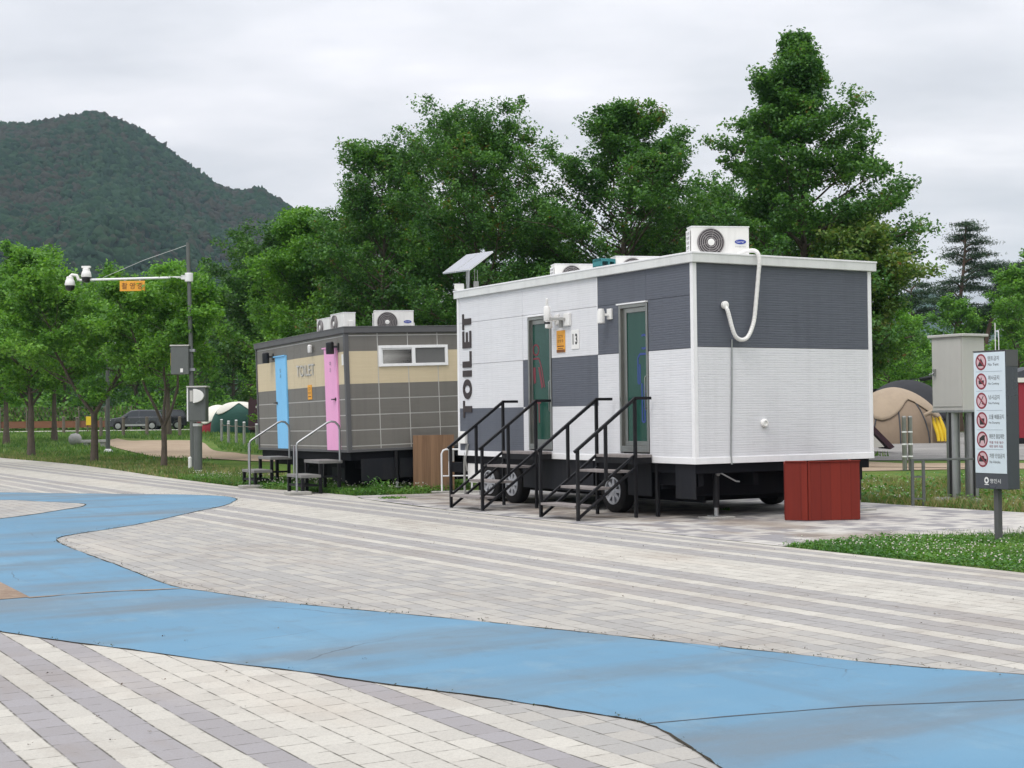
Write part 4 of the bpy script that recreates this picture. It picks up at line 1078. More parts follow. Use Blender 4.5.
for k, (a_, b2, c2) in enumerate(rows):
    ink, red, pink, line, rtx = MB(), MB(), MB(), MB(), MB()
    zc = B1 - 0.115 - k * 0.2165
    cx = -SW / 2 + 0.115
    ax_, az = 0.078, 0.092
    if k: line.box(-SW / 2 + 0.04, SW / 2 - 0.05, FY, FY + 0.001, zc + 0.107, zc + 0.111)
    for i in range(n):
        t0, t1 = 2 * math.pi * i / n, 2 * math.pi * (i + 1) / n
        red.add([f(cx + ax_ * math.cos(t0), zc + az * math.sin(t0)), f(cx + ax_ * math.cos(t1), zc + az * math.sin(t1)), f(cx + ax_ * .78 * math.cos(t1), zc + az * .78 * math.sin(t1)), f(cx + ax_ * .78 * math.cos(t0), zc + az * .78 * math.sin(t0))], [(0, 1, 2, 3)])
    if k != 4:
        red.add([f(cx - 0.062, zc + 0.052), f(cx - 0.048, zc + 0.064), f(cx + 0.062, zc - 0.052), f(cx + 0.048, zc - 0.064)], [(0, 1, 2, 3)])
    g_ = lambda a, b_: (a, FY + 0.0008, b_)
    pink.add([g_(cx + ax_ * .77 * math.cos(2 * math.pi * i / n), zc + az * .77 * math.sin(2 * math.pi * i / n)) for i in range(n)], [tuple(range(n))])
    h_ = lambda a, b_: (a, FY + 0.0004, b_)
    # little pictograms
    if k == 0: ink.add([h_(cx - .05, zc - .045), h_(cx + .05, zc - .045), h_(cx, zc + .045)], [(0, 1, 2)])
    elif k == 1: ink.add([h_(cx - .035, zc - .03), h_(cx + .035, zc - .03), h_(cx + .04, zc + .012), h_(cx - .04, zc + .012)], [(0, 1, 2, 3)]); ink.add([h_(cx - .01, zc + .02), h_(cx + .01, zc + .02), h_(cx, zc + .055)], [(0, 1, 2)])
    elif k == 2: ink.add([h_(cx - .04, zc - .05), h_(cx - .03, zc - .05), h_(cx + .03, zc + .05), h_(cx + .02, zc + .055)], [(0, 1, 2, 3)]); ink.add([h_(cx + .02, zc - .01), h_(cx + .045, zc - .03), h_(cx + .02, zc - .045), h_(cx, zc - .03)], [(0, 1, 2, 3)])
    elif k == 3: ink.add([h_(cx - .03, zc - .05), h_(cx + .03, zc - .05), h_(cx + .036, zc + .02), h_(cx - .036, zc + .02)], [(0, 1, 2, 3)])
    elif k == 4: ink.add([h_(cx - .045, zc - .045), h_(cx - .03, zc - .045), h_(cx - .02, zc - .01), h_(cx + .02, zc - .01), h_(cx + .03, zc - .045), h_(cx + .04, zc - .045), h_(cx + .035, zc + .03), h_(cx + .05, zc + .045), h_(cx + .01, zc + .05), h_(cx - .04, zc + .015)], [(0, 1, 2, 3, 4, 5, 6, 7, 8, 9)])
    else: ink.add([h_(cx - .055, zc - .03), h_(cx + .055, zc - .03), h_(cx + .055, zc), h_(cx + .03, zc + .005), h_(cx + .015, zc + .035), h_(cx - .03, zc + .035), h_(cx - .05, zc + .0)], [(0, 1, 2, 3, 4, 5, 6)])
    x0 = -SW / 2 + 0.215
    wl = 0.155 if len(a_) <= 4 else 0.21
    add_text(ink, a_, f, x0, x0 + wl, zc + 0.012, zc + 0.064)
    tgt = rtx if c2 else ink
    add_text(tgt, b2, f, x0, x0 + (0.15 if not c2 else 0.20), zc - 0.045, zc - 0.015)
    if c2: add_text(rtx, c2, f, x0, x0 + 0.19, zc - 0.09, zc - 0.06)
    ink.build('sign_lettering', M['ink'], fc); red.build('prohibition_ring', M['sign_red'], fc); pink.build('icon_disc', M['sign_pink'], fc)
    if k: line.build('rule', M['sign_line'], fc)
    if c2: rtx.build('red_lettering', M['sign_red'], fc)
mb = MB(); f2 = lambda a, b_: (a, -SD / 2 - 0.002, b_)
add_text(mb, '영인시', f2, -0.02, 0.13, B0 + 0.065, B0 + 0.115)
for i in range(14):
    t0, t1 = 2 * math.pi * i / 14, 2 * math.pi * (i + 1) / 14
    mb.add([f2(-0.07 + 0.032 * math.cos(t0), B0 + 0.095 + 0.038 * math.sin(t0)), f2(-0.07 + 0.032 * math.cos(t1), B0 + 0.095 + 0.038 * math.sin(t1)), f2(-0.07 + 0.016 * math.cos(t1), B0 + 0.095 + 0.018 * math.sin(t1)), f2(-0.07 + 0.016 * math.cos(t0), B0 + 0.095 + 0.018 * math.sin(t0))], [(0, 1, 2, 3)])
mb.add([f2(-0.10, B0 + 0.045), f2(-0.04, B0 + 0.045), f2(-0.04, B0 + 0.053), f2(-0.10, B0 + 0.053)], [(0, 1, 2, 3)])
mb.build('emblem', M['white_metal'], pn)
mb = MB(); mb.box(-SW / 2 - 0.004, SW / 2 + 0.004, -SD / 2 - 0.004, SD / 2 + 0.004, B1 + 0.0005, B1 + 0.012); mb.box(SW / 2 + 0.0005, SW / 2 + 0.004, -SD / 2, SD / 2, B1 - 0.17, B1); mb.build('panel_cap', M['grey_trim'], pn)
mb = MB(); mb.box(-0.032, 0.032, -0.032, 0.032, 0.0, B0 - 0.0005); mb.build('post', M['grey_trim'], sg, 0.004)

# electrical cabinet on two fat steel pipes
ec = thing('electrical_cabinet', 'grey steel electrical cabinet raised on two fat pipes beside the prohibition sign', 'cabinet', (7.13, 22.95, 0), YAW)
CW, CD, c0, c1 = 0.50, 0.64, 1.47, 2.64      # across u, along v
mb = MB(); mb.box(0, CW, 0, CD, c0, c1); cbn = mb.build('casing', M['cab'], ec, 0.006)
mb = MB(); mb.box(-0.05, CW + 0.05, -0.05, CD + 0.05, c1 + 0.001, c1 + 0.045); mb.build('rain_cap', M['cab'], ec, 0.008)
mb = MB(); mb.box(-0.012, -0.001, 0.02, CD - 0.02, c0 + 0.06, c1 - 0.03); dr = mb.build('door', M['cab'], ec, 0.004)
mb = MB(); mb.box(-0.05, -0.013, CD - 0.10, CD - 0.06, 2.02, 2.14); mb.tube([(-0.05, CD - 0.08, 2.08), (-0.08, CD - 0.08, 2.06), (-0.085, CD - 0.02, 2.05)], 0.012, 8); mb.build('handle', M['galv'], dr)
mb = MB(); mb.box(-0.012, CW + 0.012, -0.012, CD + 0.012, c0 - 0.035, c0 - 0.001); mb.build('base_frame', M['galv'], ec, 0.004)
for x, y in ((0.12, 0.33), (0.31, 0.13)):
    mb = MB(); mb.tube([(x, y, 0.05), (x, y, c0 - 0.04)], 0.105, 20); p_ = mb.build('pipe_leg', M['galv'], ec, smooth=True)
    mb = MB(); mb.lathe([(0.15, 0.0), (0.15, 0.045), (0.09, 0.06)], (x, y, 0), 'z', 18); mb.build('flange', M['concrete'], p_)
mb = MB(); mb.tube([(0.02, 0.30, 0.0), (0.02, 0.30, 1.44)], 0.022, 10); mb.tube([(0.20, -0.02, 0.0), (0.20, -0.02, 1.44)], 0.018, 10); mb.build('conduit', M['black_plastic'], ec, smooth=True)
mb = MB()
rr = random.Random(3)
for i in range(14):
    x, y = rr.uniform(-0.15, 0.6), rr.uniform(-0.18, 0.62)
    r_ = rr.uniform(0.05, 0.095); mb.lathe([(r_, 0.0), (r_ * 1.1, r_ * 0.5), (r_ * 0.6, r_)], (x, y, 0), 'z', 7)
mb.build('base_rubble', M['stone'], ec)

# bike rail and twin posts
br = thing('steel_rail', 'low steel rail with a ladder end beside the electrical cabinet pipes', 'rail', (6.17, 22.45, 0), 0.0)
for x in (0.0, 0.17):
    mb = MB(); mb.box(x - 0.022, x + 0.022, -0.022, 0.022, 0.0, 0.70); mb.build('post', M['mast'], br, 0.003)
mb = MB(); mb.bar((-0.025, 0, 0.715), (0.98, 0.12, 0.715), 0.05, 0.03); mb.build('top_bar', M['mast'], br, 0.003)
mb = MB(); mb.box(0.0221, 0.1479, -0.015, 0.015, 0.44, 0.465); mb.box(0.0221, 0.1479, -0.015, 0.015, 0.10, 0.125); mb.build('rung', M['mast'], br)
for k, (x, lab) in enumerate(((9.60, 'stainless steel post with ring bands, left one of the close pair before the tan tent'), (9.76, 'stainless steel post with ring bands, right one of the close pair before the tan tent'))):
    b_ = thing('steel_bollard', lab, 'bollard', (x, 35.6 + 0.05 * k, 0), 0, 'steel posts before the tan tent')
    mb = MB(); mb.tube([(0, 0, 0), (0, 0, 1.30)], 0.055, 14); mb.lathe([(0.058, 1.30), (0.05, 1.325), (0.02, 1.335)], (0, 0, 0), 'z', 14); mb.build('post', M['steel'], b_, smooth=True)
    mb = MB()
    for z in (0.32, 0.62, 0.92): mb.lathe([(0.0565, z), (0.061, z + 0.005), (0.061, z + 0.03), (0.0565, z + 0.035)], (0, 0, 0), 'z', 14)
    mb.build('ring_band', M['white_metal'], b_)
for k, (x, y, h_) in enumerate(((23.35, 70, 4.2), (23.85, 71, 3.9))):
    p_ = thing('thin_pole', ['taller thin white pole among the trees behind the electrical cabinet', 'shorter thin white pole among the trees behind the prohibition sign'][k], 'pole', (x, y, 0))
    MB().tube([(0, 0, 0), (0, 0, h_ + 1.4)], 0.022, 8).build('pole_shaft', M['white_metal'], p_, smooth=True)

# ------------------------------------------------------------------ tents
def dome_tent(name, label, loc, rz, w_, d_, h_, mat, mat2=None, n=40, rows=14, pw=2.3, sag=0.03, fly=0.55):
    g = thing(name, label, 'tent', loc, rz)
    def P(a, t):
        c, s_ = math.cos(a), math.sin(a)
        k = (abs(c) ** 3.2 + abs(s_) ** 3.2) ** (-1 / 3.2)
        rr = (1 - t ** pw) ** (1 / pw) if t < 1 else 0.0
        pan = 1 - sag * abs(math.sin(a * 4)) * (1 - t)
        return (c * k * rr * w_ / 2 * pan, s_ * k * rr * d_ / 2 * pan, t * h_)
    def surf(t0, t1, off, lower=None):
        m_ = MB(); vs = []; fs = []
        for i in range(rows + 1):
            for j in range(n):
                a = 2 * math.pi * j / n
                lo = t0 if lower is None else lower(a)
                t = lo + (t1 - lo) * math.sin(i / rows * math.pi / 2)
                p = P(a, min(t, 0.9995))
                vs.append((p[0] * (1 + off), p[1] * (1 + off), p[2] * (1 + off * 0.8)))
        for i in range(rows):
            for j in range(n): fs.append((i * n + j, i * n + (j + 1) % n, (i + 1) * n + (j + 1) % n, (i + 1) * n + j))
        m_.add(vs, fs); return m_
    b_ = surf(0.0, 1.0, 0.0).build('tent_body', mat, g, smooth=True)
    if mat2:
        sc_ = lambda a: fly + 0.16 * math.cos(4 * a) - 0.05 * abs(math.sin(2 * a))
        fl = surf(0, 1.0, 0.035, sc_).build('rain_fly', mat2, g, smooth=True)
        md = fl.modifiers.new('t', 'SOLIDIFY'); md.thickness = 0.02
    return g, b_, P
tt, tb, P_ = dome_tent('dome_tent', 'large tan dome tent with a scalloped fly on the gravel behind the white trailer', (17.05, 65.0, 0), 0.35, 4.4, 4.0, 2.42, M['tent_tan2'], M['tent_tan'], pw=1.75, fly=0.62)
mb = MB()
for a in (-0.9, -1.35, -2.0, -2.5):
    mb.tube([tuple(x * 1.012 for x in P_(a, t)) for t in (0.0, 0.2, 0.4, 0.6, 0.72)], 0.03, 6)
mb.build('seam', M['tent_grey'], tt)
dome_tent('dome_tent', 'charcoal dome tent with an arched dark doorway behind the tan tent', (20.6, 76, 0), 0.1, 4.6, 4.2, 2.95, M['tent_grey'], M['tent_black'], pw=2.1, fly=0.45)
aw = thing('tarp_shelter', 'low black tarp shelter sagging between poles behind the tan tent', 'shelter', (19.6, 79.5, 0))
mb = MB(); vs = []; fs = []
for i in range(7):
    for j in range(4):
        x = -4.0 + i * 1.35; y = j * 1.3
        vs.append((x, y, 2.75 + 0.35 * math.sin(i * 1.35) - 0.18 * (j % 2) + 0.05 * i))
for i in range(6):
    for j in range(3): fs.append((i * 4 + j, i * 4 + j + 1, (i + 1) * 4 + j + 1, (i + 1) * 4 + j))
mb.add(vs, fs); o = mb.build('tarp', M['tent_black'], aw); md = o.modifiers.new('t', 'SOLIDIFY'); md.thickness = 0.03
for x, y in ((-3.9, 0.1), (0.0, 0.1), (3.9, 0.1), (-3.9, 3.8), (3.9, 3.8)): MB().tube([(x, y, 0), (x, y, 2.75)], 0.03, 8).build('pole', M['black_steel'], aw)
mb = MB(); mb.box(-3.6, -1.2, 1.2, 2.0, 0, 0.8); mb.box(-0.6, 0.2, 1.5, 2.2, 0, 1.1); mb.build('camp_gear', M['tent_grey'], aw, 0.03)
# yellow and tan kit leaning on the tent side
yb = thing('air_mattress', 'yellow inflatable mattress leaning against the side of the tan tent', 'mattress', (18.62, 63.1, 0), -0.3)
mb = MB()
for k in range(3):
    x = -0.16 + 0.16 * k
    mb.tube([(x + 0.06, 0.0, 0.08), (x + 0.03, 0.06, 0.4), (x - 0.1, 0.12, 0.8), (x - 0.22, 0.16, 1.15)], [0.07, 0.09, 0.085, 0.05], 10)
mb.build('mattress_tube', M['yellow'], yb, smooth=True)
bg = thing('rolled_mat', 'pale tan rolled mat on top of the yellow mattress by the tent', 'mat', (18.22, 63.2, 0), -0.3)
MB().tube([(-0.25, 0, 1.22), (0.02, 0, 1.36), (0.28, 0, 1.16)], [0.09, 0.12, 0.08], 10).tube([(0.02, 0.05, 0.0), (0.02, 0.05, 1.3)], 0.03, 6).build('mat_roll', M['tent_tan'], bg, smooth=True)
# maroon-edged awning corner showing past the trailer
am = thing('awning', 'white awning corner with a broad maroon edge peeking out past the white trailer', 'awning', (12.2, 50.0, 0))
mb = MB(); mb.prism([(-1.4, 2.4), (-1.2, 2.45), (0.95, 0.20), (0.80, 0.12)], lambda a, b_, d: (a, d, b_), 0, 1.6); mb.build('edge_flap', M['maroon'], am)
mb = MB(); mb.prism([(-1.4, 2.38), (0.60, 0.21), (-1.4, 0.05)], lambda a, b_, d: (a, d, b_), 0.02, 0.06); mb.build('side_wall', M['tent_white'], am)
# dark red shelter at the right edge
rs = thing('red_shelter', 'dark red campsite shelter with a white eave behind the prohibition sign', 'shelter', (20.85, 60, 0), -0.1)
mb = MB(); mb.prism([(-0.6, 2.75), (0.9, 3.25), (2.4, 2.75)], lambda a, b_, d: (a, d, b_), 0, 3.0); mb.build('roof', M['tent_grey'], rs)
mb = MB(); mb.box(-0.62, 2.42, -0.02, 0.0, 2.55, 2.74); mb.build('eave', M['tent_white'], rs)
mb = MB(); mb.box(0.1, 2.4, 0.05, 2.9, 0.25, 2.54); mb.build('wall', M['red_canvas'], rs)
mb = MB(); mb.box(-0.3, 0.095, 0.06, 2.9, 0.02, 2.54); mb.build('doorway_panel', M['maroon'], rs)
mb = MB(); mb.box(-0.5, 2.4, 0.0, 3.0, 0.0, 0.24); mb.build('plinth', M['black_steel'], rs)

# ================================================================== left-hand side
# camera mast
cm = thing('camera_mast', 'slim grey camera mast with a long white arm carrying two dome cameras over the lawn', 'camera mast', (-9.34, 42.4, 0))
mb = MB(); mb.tube([(0, 0, 0), (-0.03, 0, 3.3), (-0.10, 0, 6.62)], [0.075, 0.068, 0.055], 14); mb.build('mast_pole', M['mast'], cm, smooth=True)
mb = MB(); mb.lathe([(0.16, 0), (0.16, 0.02), (0.085, 0.03)], (0, 0, 0), 'z', 16); mb.build('base_flange', M['white_metal'], cm)
mb = MB(); mb.tube([(-0.08, 0, 5.61), (-3.30, 0, 5.56)], 0.034, 10); arm = mb.build('arm', M['white_metal'], cm, smooth=True)
mb = MB(); mb.lathe([(0.11, -0.13), (0.12, -0.11), (0.12, 0.11), (0.11, 0.13)], (-0.08, 0, 5.60), 'z', 14); mb.box(-0.30, -0.02, -0.06, 0.06, 5.54, 5.67); mb.build('arm_bracket', M['white_metal'], arm, 0.006)
mb = MB(); mb.tube([(-0.10, 0, 6.56), (-1.4, 0, 6.12), (-2.6, 0, 5.62)], 0.006, 6); mb.build('stay_wire', M['galv'], cm)
def dome_cam(x, z, s_=1.0, top=True):
    mb = MB(); mb.lathe([(0.10 * s_, 0.30 * s_), (0.125 * s_, 0.28 * s_), (0.125 * s_, 0.20 * s_), (0.15 * s_, 0.17 * s_), (0.185 * s_, 0.02 * s_), (0.17 * s_, -0.02 * s_)], (x, 0, z), 'z', 20); c_ = mb.build('dome_camera', M['white_plastic'], cm, smooth=True)
    mb = MB(); mb.lathe([(0.165 * s_, -0.02 * s_), (0.165 * s_, -0.08 * s_), (0.14 * s_, -0.16 * s_), (0.07 * s_, -0.21 * s_)], (x, 0, z), 'z', 20); mb.build('dome_lens', M['black_plastic'], c_, smooth=True)
    return c_
c_ = dome_cam(-3.08, 5.66, 0.82)
MB().box(-3.21, -2.95, -0.05, 0.05, 5.906, 5.97).build('camera_cap', M['white_plastic'], c_, 0.01)
c_ = dome_cam(-3.56, 5.42, 0.82)
mb = MB(); mb.tube([(-3.30, 0, 5.56), (-3.36, 0, 5.70), (-3.50, 0, 5.72), (-3.56, 0, 5.66)], 0.045, 10); mb.build('camera_arm', M['white_plastic'], c_, smooth=True)
mb = MB(); mb.box(-2.10, -1.36, -0.02, 0.0, 5.22, 5.52); ps = mb.build('sign_plate', M['orange'], cm, 0.004)
mb = MB(); add_text(mb, '촬 영 중', lambda a, b_: (a, -0.0225, b_), -2.04, -1.42, 5.275, 5.465, bold=0.012); mb.build('sign_lettering', M['ink_brown'], ps)
MB().box(-1.97, -1.93, -0.015, 0.0, 5.52, 5.60).box(-1.53, -1.49, -0.015, 0.0, 5.52, 5.60).build('sign_hanger', M['galv'], ps)
mb = MB(); mb.box(-0.58, -0.06, -0.22, 0.10, 2.76, 3.58); bx = mb.build('mast_cabinet', M['mast'], cm, 0.008)
mb = MB(); mb.box(-0.60, -0.04, -0.24, 0.12, 3.582, 3.62); mb.build('cabinet_cap', M['cab'], bx, 0.004)
MB().box(-0.587, -0.582, -0.20, 0.02, 3.02, 3.38).build('warning_sticker', M['yellow'], bx)
MB().box(-0.30, -0.22, -0.235, -0.222, 2.82, 2.93).build('cabinet_tag', M['white_plastic'], bx)
mb = MB(); mb.box(-0.08, 0.10, -0.10, 0.10, 3.42, 3.50); mb.box(-0.08, 0.10, -0.10, 0.10, 2.86, 2.94); mb.build('cabinet_clamp', M['galv'], bx)
# emergency cabinet on a fat pipe
em = thing('emergency_cabinet', 'grey emergency cabinet with white half-round lamp on a fat pipe beside the camera mast', 'cabinet', (-8.67, 40.0, 0), 0.0)
mb = MB(); mb.tube([(0, 0, 0.02), (0, 0, 1.36)], 0.115, 20); mb.build('pipe_post', M['mast'], em, smooth=True)
mb = MB(); mb.lathe([(0.17, 0), (0.17, 0.03), (0.12, 0.05)], (0, 0, 0), 'z', 18); mb.build('base_flange', M['white_metal'], em)
mb = MB(); mb.lathe([(0.125, 1.26), (0.135, 1.28), (0.135, 1.34)], (0, 0, 0), 'z', 18); mb.build('top_flange', M['white_metal'], em)
mb = MB(); mb.box(-0.22, 0.26, -0.20, 0.20, 1.38, 2.32); cs_ = mb.build('casing', M['mast'], em, 0.008)
mb = MB(); mb.box(-0.26, 0.30, -0.24, 0.24, 2.325, 2.365); mb.build('rain_cap', M['cab'], em, 0.006)
mb = MB(); mb.box(-0.25, -0.215, -0.22, 0.205, 1.40, 2.32); mb.build('side_flange', M['white_metal'], cs_)
mb = MB(); mb.box(-0.20, 0.24, -0.212, -0.2005, 1.42, 1.86); mb.build('door', M['mast'], cs_, 0.004)
mb = MB(); n = 16
mb.prism([(-0.06, 1.90)] + [(-0.06 + 0.29 * math.sin(math.pi * k / n), 2.09 - 0.19 * math.cos(math.pi * k / n)) for k in range(n + 1)], lambda a, b_, d: (a, -0.202 - d, b_), 0, 0.10)
mb.build('lamp_cover', M['white_plastic'], cs_, 0.01)
MB().box(-0.17, -0.09, -0.206, -0.201, 1.94, 2.24).build('label_plate', M['cab'], cs_)
st_ = thing('marker_post', 'short white capped marker post behind the emergency cabinet pipe', 'post', (-9.25, 41.6, 0))
mb = MB(); mb.tube([(0, 0, 0), (0, 0, 0.32)], 0.05, 10); mb.lathe([(0.055, 0.32), (0.05, 0.36), (0.02, 0.38)], (0, 0, 0), 'z', 10); mb.build('post_body', M['white_plastic'], st_, smooth=True)
# lamp post among the trees
lp = thing('street_lamp', 'grey street lamp on a white footing rising into the tree crowns', 'street lamp', (-17.64, 63.3, hgt(-17.64, 63.3)))
mb = MB(); mb.tube([(0, 0, 0.06), (0, 0, 4.6)], [0.10, 0.075], 12); mb.build('lamp_pole', M['mast'], lp, smooth=True)
MB().lathe([(0.2, 0.0), (0.2, 0.05), (0.12, 0.16)], (0, 0, 0), 'z', 14).build('footing', M['white_metal'], lp)
mb = MB(); mb.tube([(0, 0, 4.58), (0.3, -0.1, 4.75), (0.7, -0.2, 4.78)], 0.04, 8); hd = mb.build('lamp_arm', M['galv'], lp, smooth=True)
MB().box(0.6, 1.1, -0.32, -0.1, 4.74, 4.84).build('lamp_head', M['grey_plastic'], hd, 0.02)
MB().box(0.65, 1.05, -0.29, -0.13, 4.725, 4.738).build('lamp_lens', M['lamp_glass'], hd)
# granite ball and slab seat in the lawn
gb = tag(MB().lathe([(0.06, 0.02), (0.24, 0.08), (0.32, 0.22), (0.345, 0.36), (0.31, 0.50), (0.21, 0.62), (0.05, 0.66)], (0, 0, 0), 'z', 20).build('stone_ball', M['stone'], smooth=True, loc=(-22.9, 76, hgt(-22.9, 76) - 0.02)), 'round grey granite ball sitting in the lawn between tree trunks', 'stone ball')
sb = thing('stone_bench', 'low grey stone slab bench in the lawn beside the granite ball', 'bench', (-20.9, 73.0, hgt(-20.9, 73)), 0.1)
MB().box(-0.75, 0.55, -0.25, 0.25, 0.22, 0.36).build('seat', M['stone'], sb, 0.02)
for x in (-0.5, 0.3): MB().box(x - 0.12, x + 0.12, -0.2, 0.2, 0, 0.2195).build('leg', M['stone'], sb, 0.01)
# weathered posts along the road
for k, (x, y, lab) in enumerate(((-32.8, 106.1, 'leftmost of the weathered wooden posts along the far road'), (-29.6, 98.7, 'second weathered wooden post from the left, before the brown netting'), (-26.9, 94.9, 'weathered wooden post just left of the lamp pole, in front of the yellow box'), (-26.0, 97, 'weathered wooden post in front of the grey car bonnet'), (-24.2, 96.1, 'weathered wooden post in front of the grey car tail'), (-21.8, 95.1, 'weathered wooden post right of the forked young tree, before the open tailgate'))):
    p_ = thing('wooden_post', lab, 'post', (x, y, hgt(x, y)), 0, 'weathered posts along the far road')
    MB().tube([(0, 0, 0), (0, 0, 1.22)], [0.11, 0.10], 10).build('post_shaft', M['wood_post'], p_, smooth=True)
    MB().lathe([(0.125, 1.221), (0.09, 1.27), (0.02, 1.285)], (0, 0, 0), 'z', 10).build('post_cap', M['wood_post'], p_, smooth=True)
# pale fence posts with a rope in front of the green tent
fx = [(-15.95, 79.6), (-15.35, 78.5), (-14.95, 76.4), (-14.35, 75.4), (-13.55, 73.3), (-12.6, 71.5)]
rf_ = [0]
for k, (x, y) in enumerate(fx):
    lab = ['first', 'second', 'third', 'fourth', 'fifth', 'sixth'][k] + ' pale fence post from the left before the green tent'
    p_ = thing('fence_post', lab, 'post', (x, y, hgt(x, y)), 0, 'pale fence posts before the green tent')
    MB().tube([(0, 0, 0), (0, 0, 1.22 - 0.08 * (k % 3))], 0.075, 8).build('post_shaft', M['galv'], p_, smooth=True)
    MB().lathe([(0.08, 1.221 - 0.08 * (k % 3)), (0.05, 1.25 - 0.08 * (k % 3))], (0, 0, 0), 'z', 8).build('post_cap', M['white_metal'], p_)
mb = MB()
for (a, b_) in zip(fx[:-1], fx[1:]): mb.tube([(a[0], a[1], hgt(*a) + 0.95), ((a[0] + b_[0]) / 2, (a[1] + b_[1]) / 2, hgt(*a) + 0.90), (b_[0], b_[1], hgt(*b_) + 0.95)], 0.02, 6)
tag(mb.build('fence_rope', M['wood_post']), 'rope rail strung along the pale fence posts before the green tent', 'rope')
# green and cream tents
dome_tent('dome_tent', 'dark green dome tent with a cream top beside the grey trailer', (-19.6, 104, hgt(-19.6, 104)), 0.2, 4.0, 3.4, 2.15, M['tent_green'], M['tent_white'], pw=2.4, fly=0.80)
dome_tent('dome_tent', 'cream and red dome tent peeking out left of the dark green tent', (-21.6, 106.5, hgt(-21.6, 106)), 0.4, 3.2, 3.2, 1.95, M['red_canvas'], M['tent_white'], pw=1.9, fly=0.50)
mk = thing('maroon_cabin', 'dark maroon boarded cabin standing at the far end of the grey trailer', 'cabin', (-18.1, 99.5, hgt(-18, 99.5)), 0.05)
MB().box(0, 2.6, 0, 2.0, 0.25, 3.3).build('wall', M['maroon'], mk, 0.01)
mb = MB(); mb.box(-0.08, 2.68, -0.08, 2.08, 3.301, 3.40); mb.build('roof', M['maroon'], mk)
MB().box(0.1, 2.5, 0.1, 1.9, 0, 0.249).build('plinth', M['black_steel'], mk)
mb = MB(); mb.box(0.12, 0.62, -0.02, -0.001, 0.3, 2.4); d_ = mb.build('door', M['maroon'], mk)
MB().box(0.52, 0.57, -0.06, -0.021, 1.75, 1.9).build('handle', M['white_plastic'], d_)

